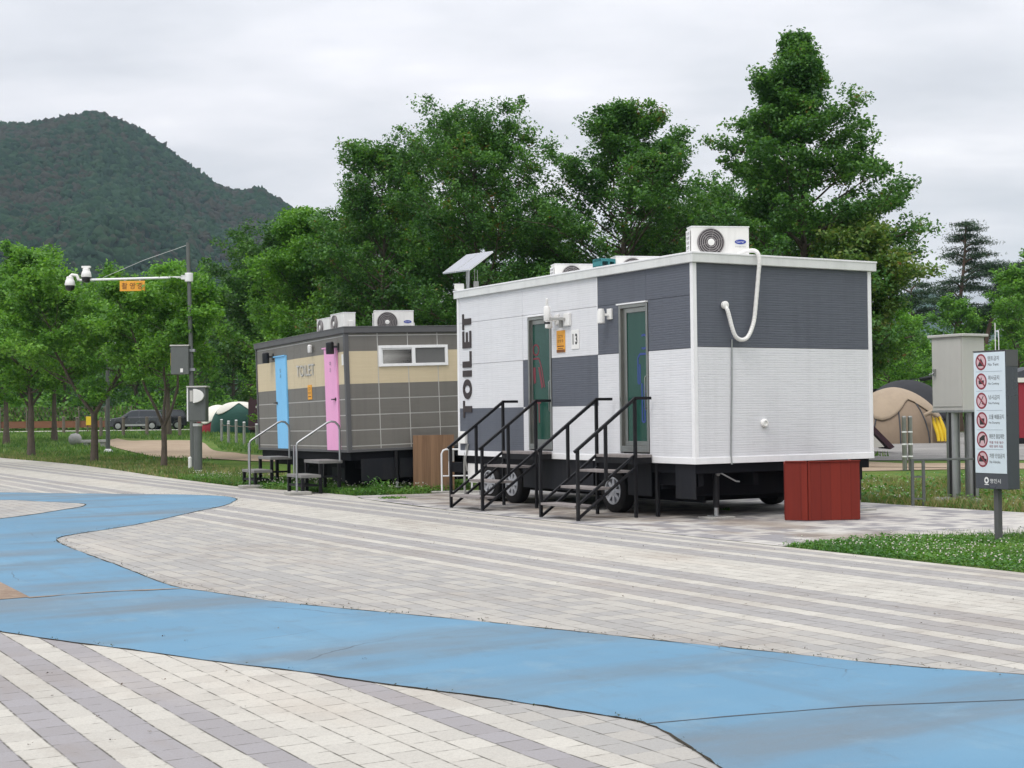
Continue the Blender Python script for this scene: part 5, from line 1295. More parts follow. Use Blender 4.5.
# ------------------------------------------------------------------ cars
def make_car(label, loc, rz, paint_mat, open_gate=False, L=4.7, H=1.72, W=1.9):
    g = thing('parked_car', label, 'car', loc, rz, 'cars parked on the far road')
    hw = W / 2
    lower = [(-L / 2, 0.42), (-L / 2 + 0.06, 0.88), (-L / 2 + 0.25, 0.98), (-1.25, 1.10), (2.10, 1.12), (L / 2 - 0.02, 1.05), (L / 2, 0.45), (L / 2 - 0.15, 0.30), (-L / 2 + 0.2, 0.28)]
    mb = MB(); mb.prism(lower, lambda a, b_, d: (a, d, b_), -hw, hw); body = mb.build('body', paint_mat, g, 0.06)
    top = [(-1.25, 1.09), (-0.42, 1.64), (0.2, H), (1.5, H - 0.02), (2.0, 1.60), (L / 2 - 0.06, 1.10)]
    cab = MB(); n_ = len(top)
    ins = lambda z: hw - 0.03 - 0.20 * (z - 1.09) / 0.6
    vs = [(a, -ins(z), z) for a, z in top] + [(a, ins(z), z) for a, z in top]
    fs = [tuple(range(n_)), tuple(range(2 * n_ - 1, n_ - 1, -1))] + [(i, i + n_, (i + 1) % n_ + n_, (i + 1) % n_) for i in range(n_)]
    cab.add(vs, fs); cb_ = cab.build('cabin', paint_mat, g, 0.03)
    for s_ in (-1, 1):
        for nm, pts in (('side_window', [(-0.98, 1.16), (-0.34, 1.57), (0.28, 1.62), (0.28, 1.16)]), ('side_window', [(0.34, 1.16), (0.34, 1.62), (1.42, 1.61), (1.9, 1.50), (2.02, 1.16)])):
            m_ = MB(); m_.prism(pts, lambda a, b_, d: (a, s_ * (ins(b_) + 0.002 + d), b_), 0, 0.012); m_.build(nm, M['car_glass'], g)
        m_ = MB(); m_.prism([(-L / 2 + 0.03, 0.72), (-L / 2 + 0.35, 0.86), (-L / 2 + 0.10, 0.90)], lambda a, b_, d: (a, s_ * (hw + 0.002 - d), b_), 0, 0.02); m_.build('headlight', M['lamp_glass'], g)
        m_ = MB(); m_.box(-0.85, -0.62, s_ * (hw + 0.12) - 0.08, s_ * (hw + 0.12) + 0.08, 1.10, 1.26); m_.build('mirror', paint_mat, g, 0.03)
    m_ = MB(); m_.prism([(-1.12, 1.15), (-0.50, 1.58)], lambda a, b_, d: (a - 0.02, d, b_ + 0.02), -0.7, 0.7) if False else m_.add([(-1.20, -0.80, 1.145), (-1.20, 0.80, 1.145), (-0.47, 0.66, 1.63), (-0.47, -0.66, 1.63)], [(0, 1, 2, 3)]); m_.build('windscreen', M['car_glass'], g)
    for x in (-1.42, 1.42):
        for s_ in (-1, 1):
            m_ = MB(); m_.lathe([(0.2, -0.12), (0.34, -0.12), (0.36, -0.08), (0.36, 0.08), (0.34, 0.12), (0.2, 0.12)], (x, s_ * (hw - 0.09), 0.36), 'y', 28); wh = m_.build('wheel', M['rubber'], g, smooth=True)
            m_ = MB(); m_.lathe([(0.23, s_ * 0.10), (0.23, s_ * 0.125), (0.05, s_ * 0.13)], (x, s_ * (hw - 0.09), 0.36), 'y', 20)
            m_.build('rim', M['galv'], wh)
            m_ = MB(); m_.lathe([(0.43, s_ * 0.088), (0.43, s_ * 0.0925), (0.37, s_ * 0.0935)], (x, s_ * (hw - 0.09), 0.38), 'y', 24); m_.build('wheel_arch', M['black_plastic'], g)
    m_ = MB(); m_.box(-1.0, 1.0, -hw - 0.008, -hw + 0.01, 0.34, 0.50); m_.build('side_sill', M['galv'], g)
    if open_gate:
        m_ = MB(); m_.prism([(2.05, 1.60), (2.10, 1.70), (3.05, 2.10), (3.15, 2.02), (2.9, 1.78)], lambda a, b_, d: (a, d, b_), -0.78, 0.78); tg = m_.build('tailgate', paint_mat, g, 0.02)
        m_ = MB(); m_.prism([(2.55, 1.90), (2.95, 2.06), (2.98, 2.04), (2.58, 1.86)], lambda a, b_, d: (a, d, b_ - 0.07), -0.6, 0.6); m_.build('rear_window', M['car_glass'], tg)
    else:
        m_ = MB(); m_.box(L / 2 - 0.02, L / 2 + 0.008, -0.9, -0.6, 0.88, 1.02); m_.box(L / 2 - 0.02, L / 2 + 0.008, 0.6, 0.9, 0.88, 1.02); m_.build('tail_light', M['sign_red'], g)
    return g
zc = hgt(-31.9, 124)
make_car('dark grey SUV parked side-on on the far road between the trees', (-31.9, 123.5, zc), 0.04, M['car_paint'])
make_car('black car with its tailgate raised beyond the forked young tree', (-30.9, 128, hgt(-30.9, 128)), 0.12, M['car_black'], True, L=4.5, H=1.75)
yb2 = thing('yellow_box', 'yellow box on legs standing by the road left of the grey car', 'box', (-33.9, 116.5, hgt(-33.9, 116.5)))
MB().box(-0.27, 0.27, -0.2, 0.2, 0.5, 1.2).build('casing', M['yellow'], yb2, 0.02)
for x in (-0.2, 0.2): MB().box(x - 0.04, x + 0.04, -0.05, 0.05, 0, 0.499).build('leg', M['wood_post'], yb2)
# brown netting fence with an orange band
nf = thing('netting_fence', 'brown netting fence with an orange lower band beyond the road on the left', 'fence', (-40.0, 126, hgt(-40, 126)), -0.03)
for k in range(11):
    MB().tube([(-16 + k * 2.3, 0, 0), (-16 + k * 2.3, 0, 2.1)], 0.05, 6).build('post', M['wood_post'], nf)
mb = MB()
for k in range(70):
    x = -16 + k * 0.33
    mb.bar((x, 0.06, 0.9), (x + 0.5, 0.06, 2.05), 0.05, 0.02); mb.bar((x, 0.09, 2.05), (x + 0.5, 0.09, 0.9), 0.05, 0.02)
mb.build('net', M['net'], nf)
mb = MB(); mb.box(-16, 7.0, 0.12, 0.15, 0.25, 0.85); mb.build('orange_band', M['net_orange'], nf)
# white kit by the black car
wk = thing('camp_trailer', 'small pale camping trailer box beside the emergency cabinet, beyond the road', 'trailer', (-24.1, 126.5, hgt(-24, 126)), 0.1)
mb = MB(); mb.box(-0.9, 1.2, -0.7, 0.7, 0.5, 1.9); mb.build('casing', M['stone'], wk, 0.05)
for s_ in (-1, 1): MB().lathe([(0.15, -0.08), (0.3, -0.08), (0.3, 0.08), (0.15, 0.08)], (0.1, s_ * 0.72, 0.3), 'y', 20).build('wheel', M['rubber'], wk, smooth=True)
MB().box(-0.95, -0.901, -0.5, 0.5, 0.9, 1.6).build('window', M['car_glass'], wk)
# ================================================================== trees
def unit(a): return a / np.maximum(np.linalg.norm(a, axis=-1, keepdims=True), 1e-9)

def leaf_quads(rng, centres, size, up_bias=0.7, aspect=0.62):
    n = len(centres)
    nrm = unit(rng.normal(size=(n, 3)) + np.array([0, 0, up_bias * 2.0]))
    a = unit(np.cross(nrm, rng.normal(size=(n, 3))))
    b = np.cross(nrm, a)
    s = size * rng.uniform(0.65, 1.3, (n, 1))
    l, w_ = a * s * 0.5, b * s * aspect * 0.5
    bend = nrm * s * 0.12
    V = np.stack([centres - l - bend, centres + w_ + l * 0.1, centres + l - bend, centres - w_ + l * 0.1], 1).reshape(-1, 3)
    F = np.arange(n * 4).reshape(n, 4)
    return V, F

def grow(seed, H, Rc, trunk_h, trunk_r, prof, n_prim=34, leaf=0.13, n_leaf=30000, forks=1, lean=(0, 0), rise=(12, 62), clump=0.34, droop=0.0, ragged=0.25, twigs=7, bare=None):
    """-> trunk MB, (crown verts, faces)"""
    rng = np.random.default_rng(seed)
    mb = MB()
    pz = np.array([p[0] for p in prof]); pr = np.array([p[1] for p in prof])
    tips = []; wts = []
    leaders = []
    if forks == 1:
        pts = []
        for k in range(9):
            t = k / 8
            pts.append(np.array([lean[0] * t * t + rng.normal() * 0.02 * H * t * 0.4, lean[1] * t * t + rng.normal() * 0.02 * H * t * 0.4, H * 0.95 * t]))
        rs = [trunk_r * (1 - 0.92 * (k / 8) ** 0.8) * (1.25 if k == 0 else 1) for k in range(9)]
        mb.tube(pts, rs, 9)
        leaders.append((pts, rs))
    else:
        base = [np.array([0, 0, 0]), np.array([0.02, 0, trunk_h * 0.5]), np.array([0.0, 0.02, trunk_h])]
        mb.tube(base, [trunk_r * 1.3, trunk_r, trunk_r * 0.92], 9)
        a0 = rng.uniform(0, 6.28)
        for f in range(forks):
            a = a0 + 2 * math.pi * f / forks + rng.normal() * 0.25
            pts = [base[2] - np.array([0, 0, 0.05])]
            for k in range(1, 8):
                t = k / 7
                o = Rc * 0.62 * (t ** 0.8)
                pts.append(np.array([math.cos(a) * o + rng.normal() * 0.06, math.sin(a) * o + rng.normal() * 0.06, trunk_h + (H * 0.93 - trunk_h) * t * (0.9 + 0.1 * rng.random())]))
            rs = [trunk_r * 0.62 * (1 - 0.9 * (k / 7)) for k in range(8)]
            mb.tube(pts, rs, 7)
            leaders.append((pts, rs))
    def at(lead, z):
        pts, rs = lead
        zs = [p[2] for p in pts]
        z = min(max(z, zs[0]), zs[-1])
        k = max(0, min(len(zs) - 2, int(np.searchsorted(zs, z)) - 1))
        f = (z - zs[k]) / max(zs[k + 1] - zs[k], 1e-6)
        return pts[k] * (1 - f) + pts[k + 1] * f, rs[k] * (1 - f) + rs[k + 1] * f
    az = rng.uniform(0, 6.28)
    zlow = bare or trunk_h
    for i in range(n_prim):
        lead = leaders[i % len(leaders)]
        t = ((i + rng.random()) / n_prim)
        t = t ** 0.92
        z = zlow + (H * 0.96 - zlow) * t
        p0, r0 = at(lead, z - (H - zlow) * 0.04)
        az += 2.39996 + rng.normal() * 0.35
        L = Rc * np.interp(t, pz, pr) * rng.uniform(1 - ragged * 1.6, 1 + ragged * 0.55)
        if forks > 1: L = max(0.35 * L, L - 0.5 * np.linalg.norm(p0[:2]))
        el = R(rise[0] + (rise[1] - rise[0]) * t + rng.normal() * 7)
        d = np.array([math.cos(az) * math.cos(el), math.sin(az) * math.cos(el), math.sin(el)])
        pts = [p0]
        m = 5
        for k in range(1, m + 1):
            d = unit(d + rng.normal(size=3) * 0.10 + np.array([0, 0, (0.05 - droop) if k < 3 else (0.02 - droop * 1.6)]))
            pts.append(pts[-1] + d * L / m)
        rb = max(0.012, min(r0 * 0.55, 0.02 + 0.022 * L))
        mb.tube(pts, [rb * (1 - 0.85 * k / m) for k in range(m + 1)], 5, cap=False)
        nt = max(2, int(twigs * (0.4 + 0.6 * L / max(Rc, .1))))
        for j in range(nt):
            f = 0.30 + 0.70 * (j + rng.random()) / nt
            kk = min(m - 1, int(f * m)); ff = f * m - kk
            q = pts[kk] * (1 - ff) + pts[kk + 1] * ff
            dd = unit(pts[kk + 1] - pts[kk])
            side = unit(np.cross(dd, np.array([0, 0, 1.0])))
            td = unit(dd * 0.7 + side * (1 if j % 2 else -1) * rng.uniform(0.4, 1.1) + np.array([0, 0, rng.uniform(-0.15, 0.5) - droop]))
            tl = L * rng.uniform(0.18, 0.38) * (1.15 - 0.5 * f) + 0.12
            e = q + td * tl
            if tl > 0.25: mb.tube([q, (q + e) / 2 + rng.normal(size=3) * 0.02, e], [rb * 0.35, rb * 0.25, 0.006], 4, cap=False)
            for w_ in (0.45, 0.8, 1.05):
                tips.append(q + td * tl * w_); wts.append(0.7 + 0.6 * w_)
        tips.append(pts[-1]); wts.append(1.4)
    tips = np.array(tips); wts = np.array(wts); wts = wts * rng.uniform(0.25, 1.5, len(wts)); wts /= wts.sum()
    idx = rng.choice(len(tips), n_leaf, p=wts)
    off = rng.normal(size=(n_leaf, 3)); off = unit(off) * (rng.random((n_leaf, 1)) ** 0.5)
    sz = clump * rng.uniform(0.6, 1.25, len(tips))[idx][:, None]
    C = tips[idx] + off * sz * np.array([1, 1, 0.68])
    C = C[C[:, 2] > 0.3]
    return mb, leaf_quads(rng, C, leaf)

CONE = [(0, .80), (.12, .96), (.3, 1.0), (.5, .93), (.68, .78), (.84, .58), (.94, .38), (1, .18)]
SPIRE2 = [(0, .82), (.12, .97), (.3, 1.0), (.5, .86), (.68, .62), (.82, .40), (.93, .20), (1, .06)]
SPIRE = [(0, .82), (.12, .97), (.3, 1.0), (.5, .90), (.68, .68), (.82, .45), (.93, .28), (1, .12)]
OVAL = [(0, .6), (.15, .85), (.4, 1.0), (.65, 1.0), (.82, .82), (.93, .58), (1, .28)]
ROUND = [(0, .75), (.2, 1.0), (.5, 1.0), (.75, .8), (.92, .5), (1, .25)]
TALL = [(0, .75), (.2, .95), (.45, 1.0), (.7, .95), (.86, .72), (.95, .45), (1, .22)]

def plant_tree(name, label, x, y, geo, leafmat, bark='bark', group=None, rz=0.0, sc=1.0):
    z = hgt(x, y)
    g = thing(name, label, 'tree', (x, y, z - 0.02), rz, group)
    g.scale = (sc, sc, sc)
    mb, (V, F) = geo
    mb.build('trunk', M[bark], g, smooth=False)
    quick_mesh('crown', V, F, M[leafmat], g)
    return g
def tree_copy(src, label, x, y, rz, sc, group=None, leafmat=None, zs=1.0):
    c = src.copy(); COL.objects.link(c)
    for ch in children_of(src):
        k = ch.copy(); COL.objects.link(k); k.parent = c
        if leafmat and ch.name.startswith('crown'):
            k.material_slots[0].link = 'OBJECT'; k.material_slots[0].material = M[leafmat]
    c.location = (x, y, hgt(x, y) - 0.02); c.rotation_euler = (0, 0, rz); c.scale = (sc, sc, sc * zs)
    c['label'] = label
    if group: c['group'] = group
    elif 'group' in c: del c['group']
    return c

GB = 'tall oaks behind the trailers'
plant_tree('oak_tree', 'tallest oak, a broad dark cone rising behind the near corner of the white trailer', 8.5, 42, grow(11, 13.1, 3.45, 1.9, 0.19, SPIRE2, 100, 0.115, 118000, lean=(-0.2, 0), rise=(0, 50), clump=0.38, twigs=10, ragged=0.26), 'leaf_oak', group=GB)
plant_tree('oak_tree', 'tall oak with airy rounded crown and a bare stem showing, behind the solar panel', -1.05, 46.5, grow(29, 10.5, 3.5, 2.4, 0.17, OVAL, 84, 0.105, 88000, rise=(10, 58), clump=0.38, twigs=9, ragged=0.3), 'leaf_oak', group=GB)
plant_tree('oak_tree', 'tall oak with ragged top standing behind the middle of the white trailer roof', 3.55, 46, grow(37, 11.5, 4.1, 2.2, 0.18, SPIRE, 90, 0.11, 92000, lean=(0.3, 0), rise=(2, 54), clump=0.37, twigs=9, ragged=0.3), 'leaf_oak', group=GB)
plant_tree('oak_tree', 'tall narrow oak just left of the airy crowned one, behind the grey trailer', -4.3, 49, grow(41, 10.6, 3.0, 1.8, 0.15, TALL, 72, 0.11, 62000, rise=(16, 60), clump=0.34, twigs=9, ragged=0.3), 'leaf_oak', group=GB)
fresh = plant_tree('leafy_tree', 'full mid-green tree with a pointed top behind the blue door of the grey trailer', -7.7, 55, grow(53, 9.7, 3.3, 0.9, 0.15, SPIRE, 70, 0.13, 58000, rise=(6, 52), clump=0.42, twigs=9), 'leaf_mid')
dark = plant_tree('leafy_tree', 'dark bushy tree left of the grey trailer, behind the maroon cabin', -9.8, 61, grow(59, 8.8, 3.2, 2.3, 0.15, OVAL, 64, 0.14, 50000, rise=(10, 55), clump=0.44, twigs=9), 'leaf_dark')
tree_copy(dark, 'dark leafy tree filling the gap between the grey trailer and the airy oak', -5.6, 54, 1.9, 0.95, leafmat='leaf_oak')
tree_copy(fresh, 'bright low tree seen between the solar panel and the first roof air conditioner', 1.2, 51, 0.8, 0.88, leafmat='leaf_mid')
tree_copy(dark, 'dark low tree directly below the solar panel, between the two trailers', -2.6, 52, 2.9, 0.95, leafmat='leaf_oak')
tree_copy(dark, 'dark leafy tree between the ragged oak and the tallest oak', 6.5, 50, 0.4, 0.96, leafmat='leaf_oak')
tree_copy(fresh, 'low tree behind the end air conditioner of the white trailer', 4.9, 53, 3.6, 0.88, leafmat='leaf_oak')
tree_copy(dark, 'dark leafy tree filling in low behind the tallest oak', 8.9, 46.5, 5.1, 0.84, leafmat='leaf_oak')
plant_tree('leafy_tree', 'small rust-tinged tree at the right-hand edge of the white trailer roof', 9.7, 40.5, grow(67, 6.5, 1.7, 3.6, 0.10, ROUND, 30, 0.13, 17000, rise=(10, 50), clump=0.42), 'leaf_rust')

# young street trees on the left lawn
GL_ = 'young trees on the left lawn'
plant_tree('young_tree', 'young tree with a trunk forking into thin limbs, left of the camera mast base', -10.65, 44.3, grow(71, 5.7, 2.3, 1.3, 0.085, ROUND, 40, 0.13, 24000, forks=3, rise=(14, 55), clump=0.40, bare=2.75, ragged=0.36), 'leaf_mid', group=GL_)
y1 = plant_tree('young_tree', 'young tree with bright spreading crown and bent trunk, left of the forked one', -14.3, 49.6, grow(73, 6.3, 3.0, 1.7, 0.115, ROUND, 46, 0.14, 34000, forks=2, rise=(12, 50), clump=0.42, bare=2.6, ragged=0.38), 'leaf_mid', group=GL_)
y2 = plant_tree('young_tree', 'young tree with straight trunk near the plaza edge, second from the left in front', -19.4, 58.5, grow(79, 7.7, 3.2, 2.6, 0.15, ROUND, 44, 0.16, 30000, rise=(12, 55), clump=0.46, ragged=0.36), 'leaf_mid', group=GL_)
for k, (x, y, rz, sc, lm, lab) in enumerate((
    (-25.3, 70.5, 1.0, 1.05, 'leaf_mid', 'young tree at the left picture edge, its trunk base closest to the kerb'),
    (-27.9, 80, 2.2, 1.15, 'leaf_mid', 'young tree with dark slanting trunk just right of the one at the picture edge'),
    (-28.9, 87, 3.7, 1.2, 'leaf_dark', 'young tree with a reddish dark trunk, farthest of the left lawn group'),
    (-27.3, 86.5, 5.0, 1.18, 'leaf_mid', 'young tree with dark trunk between the straight-trunked one and the granite ball'))):
    tree_copy(y2 if k % 2 else y1, lab, x, y, rz, sc, GL_, lm)

# taller trees beyond the road, left
far1 = plant_tree('roadside_tree', 'bright rounded tree rising above the others behind the orange camera sign', -23.0, 97, grow(83, 11.6, 2.9, 3.0, 0.20, ROUND, 38, 0.24, 11000, rise=(12, 58), clump=0.55), 'leaf_light')
far2 = plant_tree('roadside_tree', 'dense tree beyond the far road, right of the camera mast', -24.6, 113, grow(89, 12.2, 3.4, 2.4, 0.22, OVAL, 40, 0.27, 11000, rise=(10, 60), clump=0.62), 'leaf_mid')
GF = 'trees beyond the far road'
far2['group'] = GF
spots = [(-71, 138, 1.05, 'leaf_mid'), (-64, 132, 1.0, 'leaf_dark'), (-57, 139, 1.15, 'leaf_mid'), (-51, 133, 1.12, 'leaf_mid'), (-46, 139, 1.2, 'leaf_mid'), (-41, 133, 1.05, 'leaf_light'), (-36, 139, 1.12, 'leaf_mid'), (-31, 134, 1.08, 'leaf_mid'), (-26.5, 138, 1.1, 'leaf_dark'), (-21, 133, 1.05, 'leaf_mid'), (-17, 126, 1.05, 'leaf_mid'), (-13, 133, 1.1, 'leaf_dark'), (-19.5, 117, 0.95, 'leaf_light'), (-13.2, 112, 0.95, 'leaf_dark')]
where = ['outside the left picture edge', 'at the left picture edge, with dark leaves', 'behind the left lawn trees, near the picture edge', 'above the bright spreading young tree on its left side', 'over the netting fence', 'behind the white dome cameras', 'above the grey car bonnet', 'behind the camera arm, over the grey car', 'dark one behind the black car', 'just left of the camera mast', 'just right of the camera mast', 'dark one above the green tent', 'bright one above the emergency cabinet', 'dark low one above the maroon cabin']
for k, ((x, y, sc, lm), wv) in enumerate(zip(spots, where)):
    tree_copy(far1 if k % 3 == 1 else far2, 'leafy roadside tree ' + wv, x, y, k * 1.7, sc, GF, lm)
# trees beyond the campsite, right
GRR = 'trees beyond the campsite'
for k, (x, y, sc, lm, lab) in enumerate((
    (23.0, 84, 0.60, 'leaf_light', 'bright tree directly above the tan tent'),
    (27.5, 90, 0.66, 'leaf_mid', 'mid-green tree to the left of the electrical cabinet top'),
    (31.5, 97, 0.70, 'leaf_dark', 'dark tree behind the electrical cabinet'),
    (33.2, 88, 0.66, 'leaf_mid', 'mid-green tree above the prohibition sign'),
    (27.2, 78, 0.78, 'leaf_mid', 'tall mid-green tree at the right picture edge'),
    (31.0, 84, 0.85, 'leaf_light', 'tree outside the right picture edge beyond the red shelter'),
    (25.5, 104, 0.72, 'leaf_dark', 'dark tree behind the white trailer edge, left of the pines'),
    (20.8, 80, 0.60, 'leaf_light', 'small bright tree nearest the white trailer edge, behind the tan tent'),
    (30.2, 86.5, 0.62, 'leaf_mid', 'rounded tree right of the electrical cabinet, below the pines'),
    (38.5, 108, 0.75, 'leaf_mid', 'tree right of the pines, low behind the others'))):
    tree_copy(far2 if k % 2 else far1, lab, x, y, 0.9 + k * 2.1, sc, GRR, lm)

# pines with flat needle pads
def pine(seed, H, lean, tiers):
    rng = np.random.default_rng(seed)
    mb = MB(); pts = []
    for k in range(9):
        t = k / 8
        pts.append(np.array([lean[0] * t + 0.25 * math.sin(t * 5 + seed), lean[1] * t + 0.2 * math.sin(t * 4), H * t]))
    mb.tube(pts, [0.22 * (1 - 0.85 * k / 8) + 0.02 for k in range(9)], 9)
    C = []
    for (t, az, L, thick) in tiers:
        k = min(7, int(t * 8)); f = t * 8 - k
        p0 = pts[k] * (1 - f) + pts[k + 1] * f
        d = np.array([math.cos(az), math.sin(az), 0.12])
        q = [p0, p0 + d * L * 0.4 + np.array([0, 0, 0.18 * L]), p0 + d * L * 0.8 + np.array([0, 0, 0.20 * L]), p0 + d * L + np.array([0, 0, 0.16 * L])]
        mb.tube(q, [0.07, 0.05, 0.035, 0.015], 6)
        for j in range(int(4 + L * 2.6)):
            c = p0 + d * L * rng.uniform(0.25, 1.08) + np.array([rng.normal() * 0.32 * L ** 0.5, rng.normal() * 0.32 * L ** 0.5, 0.2 * L + rng.normal() * 0.10])
            n_ = 130
            o = rng.normal(size=(n_, 3)) * np.array([0.36, 0.36, 0.085 * thick])
            C.append(c + o)
    C = np.concatenate(C)
    return mb, leaf_quads(rng, C, 0.20, 0.3, 0.22)
tiers1 = []
rg = random.Random(5)
for k in range(21):
    t = 0.50 + 0.50 * k / 20
    tiers1.append((min(t, 0.995), rg.uniform(0, 6.28), (2.7 - 2.0 * ((t - 0.5) / 0.5) ** 1.5) * rg.uniform(0.6, 1.05), rg.uniform(0.7, 1.2)))
plant_tree('pine_tree', 'tall pine with tiered flat needle pads against the sky, above the electrical cabinet', 29.3, 95, pine(3, 13.4, (0.3, 0), tiers1), 'needles', 'bark_pine')
tiers2 = [(0.72 + 0.28 * k / 13, rg.uniform(0, 6.28), rg.uniform(0.9, 1.9), 1.0) for k in range(14)]
plant_tree('pine_tree', 'shorter leaning pine with a dark wide crown, right of the tall tiered pine', 29.6, 93.5, pine(8, 10.4, (2.3, 0), tiers2), 'needles', 'bark_pine')
tiers3 = [(0.70 + 0.30 * k / 11, rg.uniform(0, 6.28), rg.uniform(0.8, 1.5), 1.0) for k in range(12)]
plant_tree('pine_tree', 'low dark pine just left of the tall tiered pine', 27.4, 98, pine(9, 9.6, (-0.6, 0), tiers3), 'needles', 'bark_pine')

# the wood that closes the view as one mass
rng = np.random.default_rng(101)
def mass(name, x0, x1, y0, y1, hmin, hmax, n, leaf, mat):
    x = rng.uniform(x0, x1, n); y = rng.uniform(y0, y1, n)
    top = hmin + (hmax - hmin) * (0.5 + 0.28 * np.sin(x * 0.41 + 1) + 0.22 * np.sin(x * 0.93 + y * 0.3))
    z = hgt_np(x, y) + top * rng.random(n) ** 0.8
    C = np.stack([x, y, z], 1)
    k = np.floor(C / np.array([2.2, 2.2, 1.5])); h_ = np.sin(k @ np.array([12.9898, 78.233, 37.719])) * 43758.5453
    keep = (h_ - np.floor(h_)) > 0.24
    V_, F_ = leaf_quads(rng, C[keep], leaf, 0.5)
    return tag(quick_mesh(name, V_, F_, M[mat]), None, None, kind='stuff')
mass('far_wood', -85, -8, 143, 158, 3.0, 11.0, 42000, 0.55, 'leaf_dark')
mass('far_undergrowth', -90, -12, 129, 137, 1.6, 4.2, 16000, 0.42, 'leaf_mid')
mass('far_wood', 16, 75, 118, 134, 4.0, 9.0, 42000, 0.5, 'leaf_dark')
mass('far_undergrowth', 16, 60, 98, 108, 2.6, 6.4, 24000, 0.38, 'leaf_mid')
mass('far_wood', -14, 22, 86, 98, 3.0, 6.5, 22000, 0.40, 'leaf_dark')

# ================================================================== grass, clover, litter
def inside(poly, P):
    x, y = P[:, 0], P[:, 1]; c = np.zeros(len(P), bool)
    n_ = len(poly)
    for i in range(n_):
        x1_, y1_ = poly[i]; x2_, y2_ = poly[(i + 1) % n_]
        hit = ((y1_ > y) != (y2_ > y)) & (x < (x2_ - x1_) * (y - y1_) / (y2_ - y1_ + 1e-12) + x1_)
        c ^= hit
    return c
def scatter(poly, dens, seed):
    r_ = np.random.default_rng(seed)
    xs_ = [p[0] for p in poly]; ys_ = [p[1] for p in poly]
    n_ = int((max(xs_) - min(xs_)) * (max(ys_) - min(ys_)) * dens)
    P = np.stack([r_.uniform(min(xs_), max(xs_), n_), r_.uniform(min(ys_), max(ys_), n_)], 1)
    P = P[inside(poly, P)]
    return P, r_
def patchy(P, a, b, f):
    v_ = np.sin(P[:, 0] * f + 1.3) * np.sin(P[:, 1] * f * 0.8 + 0.4) + 0.6 * np.sin(P[:, 0] * f * 2.3 + P[:, 1] * f * 1.7)
    return a + (b - a) * np.clip(v_ * 0.4 + 0.5, 0, 1)
def blades(name, poly, dens, h, wd, mat, seed, stp=True, holes=()):
    P, r_ = scatter(poly, dens, seed)
    for hp in holes: P = P[~inside(hp, P)]
    n_ = len(P)
    keep = r_.random(n_) < patchy(P, 0.35, 1.0, 1.3); P = P[keep]; n_ = len(P)
    W_ = np.array([[st(a, b_)[0], st(a, b_)[1]] for a, b_ in P]) if stp else P
    z0_ = hgt_np(W_[:, 0], W_[:, 1]) - 0.012
    hh = h * r_.uniform(0.4, 1.25, n_) * patchy(P, 0.6, 1.2, 0.9)
    a = r_.uniform(0, 6.28, n_); l = r_.uniform(0.1, 0.75, n_) * hh; la = r_.uniform(0, 6.28, n_)
    w2 = wd * r_.uniform(0.7, 1.3, n_) / 2
    B = np.stack([W_[:, 0], W_[:, 1], z0_], 1)
    d = np.stack([np.cos(a) * w2, np.sin(a) * w2, 0 * a], 1)
    tip = B + np.stack([np.cos(la) * l, np.sin(la) * l, hh], 1)
    V_ = np.stack([B - d, B + d, tip], 1).reshape(-1, 3)
    return tag(quick_mesh(name, V_, np.arange(n_ * 3).reshape(n_, 3), M[mat]), None, None, kind='stuff')
def clover(name, poly, dens, zmax, size, mat, seed, stp=True):
    P, r_ = scatter(poly, dens, seed); n_ = len(P)
    W_ = np.array([[st(a, b_)[0], st(a, b_)[1]] for a, b_ in P]) if stp else P
    zz = hgt_np(W_[:, 0], W_[:, 1]) + zmax * r_.random(n_) * patchy(P, 0.45, 1.0, 2.1)
    V_, F_ = leaf_quads(r_, np.stack([W_[:, 0], W_[:, 1], zz], 1), size, 1.2, 0.9)
    return tag(quick_mesh(name, V_, F_, M[mat]), None, None, kind='stuff')
OCT_V = np.array([[1, 0, 0], [-1, 0, 0], [0, 1, 0], [0, -1, 0], [0, 0, 1], [0, 0, -1]], float)
OCT_F = np.array([[0, 2, 4], [2, 1, 4], [1, 3, 4], [3, 0, 4], [2, 0, 5], [1, 2, 5], [3, 1, 5], [0, 3, 5]])
def flowers(name, poly, dens, z, r0, seed, stp=True):
    P, r_ = scatter(poly, dens, seed)
    keep = r_.random(len(P)) < patchy(P, 0.0, 1.0, 1.7); P = P[keep]; n_ = len(P)
    W_ = np.array([[st(a, b_)[0], st(a, b_)[1]] for a, b_ in P]) if stp else P
    c = np.stack([W_[:, 0], W_[:, 1], z * r_.uniform(0.7, 1.25, n_)], 1)
    rr_ = r0 * r_.uniform(0.7, 1.25, n_)
    V_ = (c[:, None, :] + OCT_V[None] * rr_[:, None, None]).reshape(-1, 3)
    F_ = (OCT_F[None] + (np.arange(n_) * 6)[:, None, None]).reshape(-1, 3)
    return tag(quick_mesh(name, V_, F_, M['petal']), None, None, kind='stuff')
wedge = [(10.70, 12.36), (11.4, 12.48), (12.44, 12.30), (14.0, 11.73), (15.5, 10.88), (17.6, 9.3), (18.5, 6.5), (10.70, 6.5)]
clover('clover_lawn', wedge, 1500, 0.07, 0.035, 'clover', 1)
blades('lawn_grass', wedge, 900, 0.10, 0.010, 'grass', 2)
flowers('clover_flowers', wedge, 85, 0.088, 0.0095, 3)
bed = [(10.86, 28.5), (11.1, 27.3), (11.22, 24.95), (12.42, 24.70), (14.3, 25.9), (14.3, 28.5), (13.4, 29.0), (12.6, 31), (11.6, 34.5), (10.95, 35.0), (10.8, 31)]
clover('bed_weeds', bed, 900, 0.15, 0.05, 'clover', 4)
blades('bed_grass', bed, 700, 0.17, 0.016, 'grass', 5)
flowers('clover_flowers', bed, 45, 0.17, 0.012, 6)
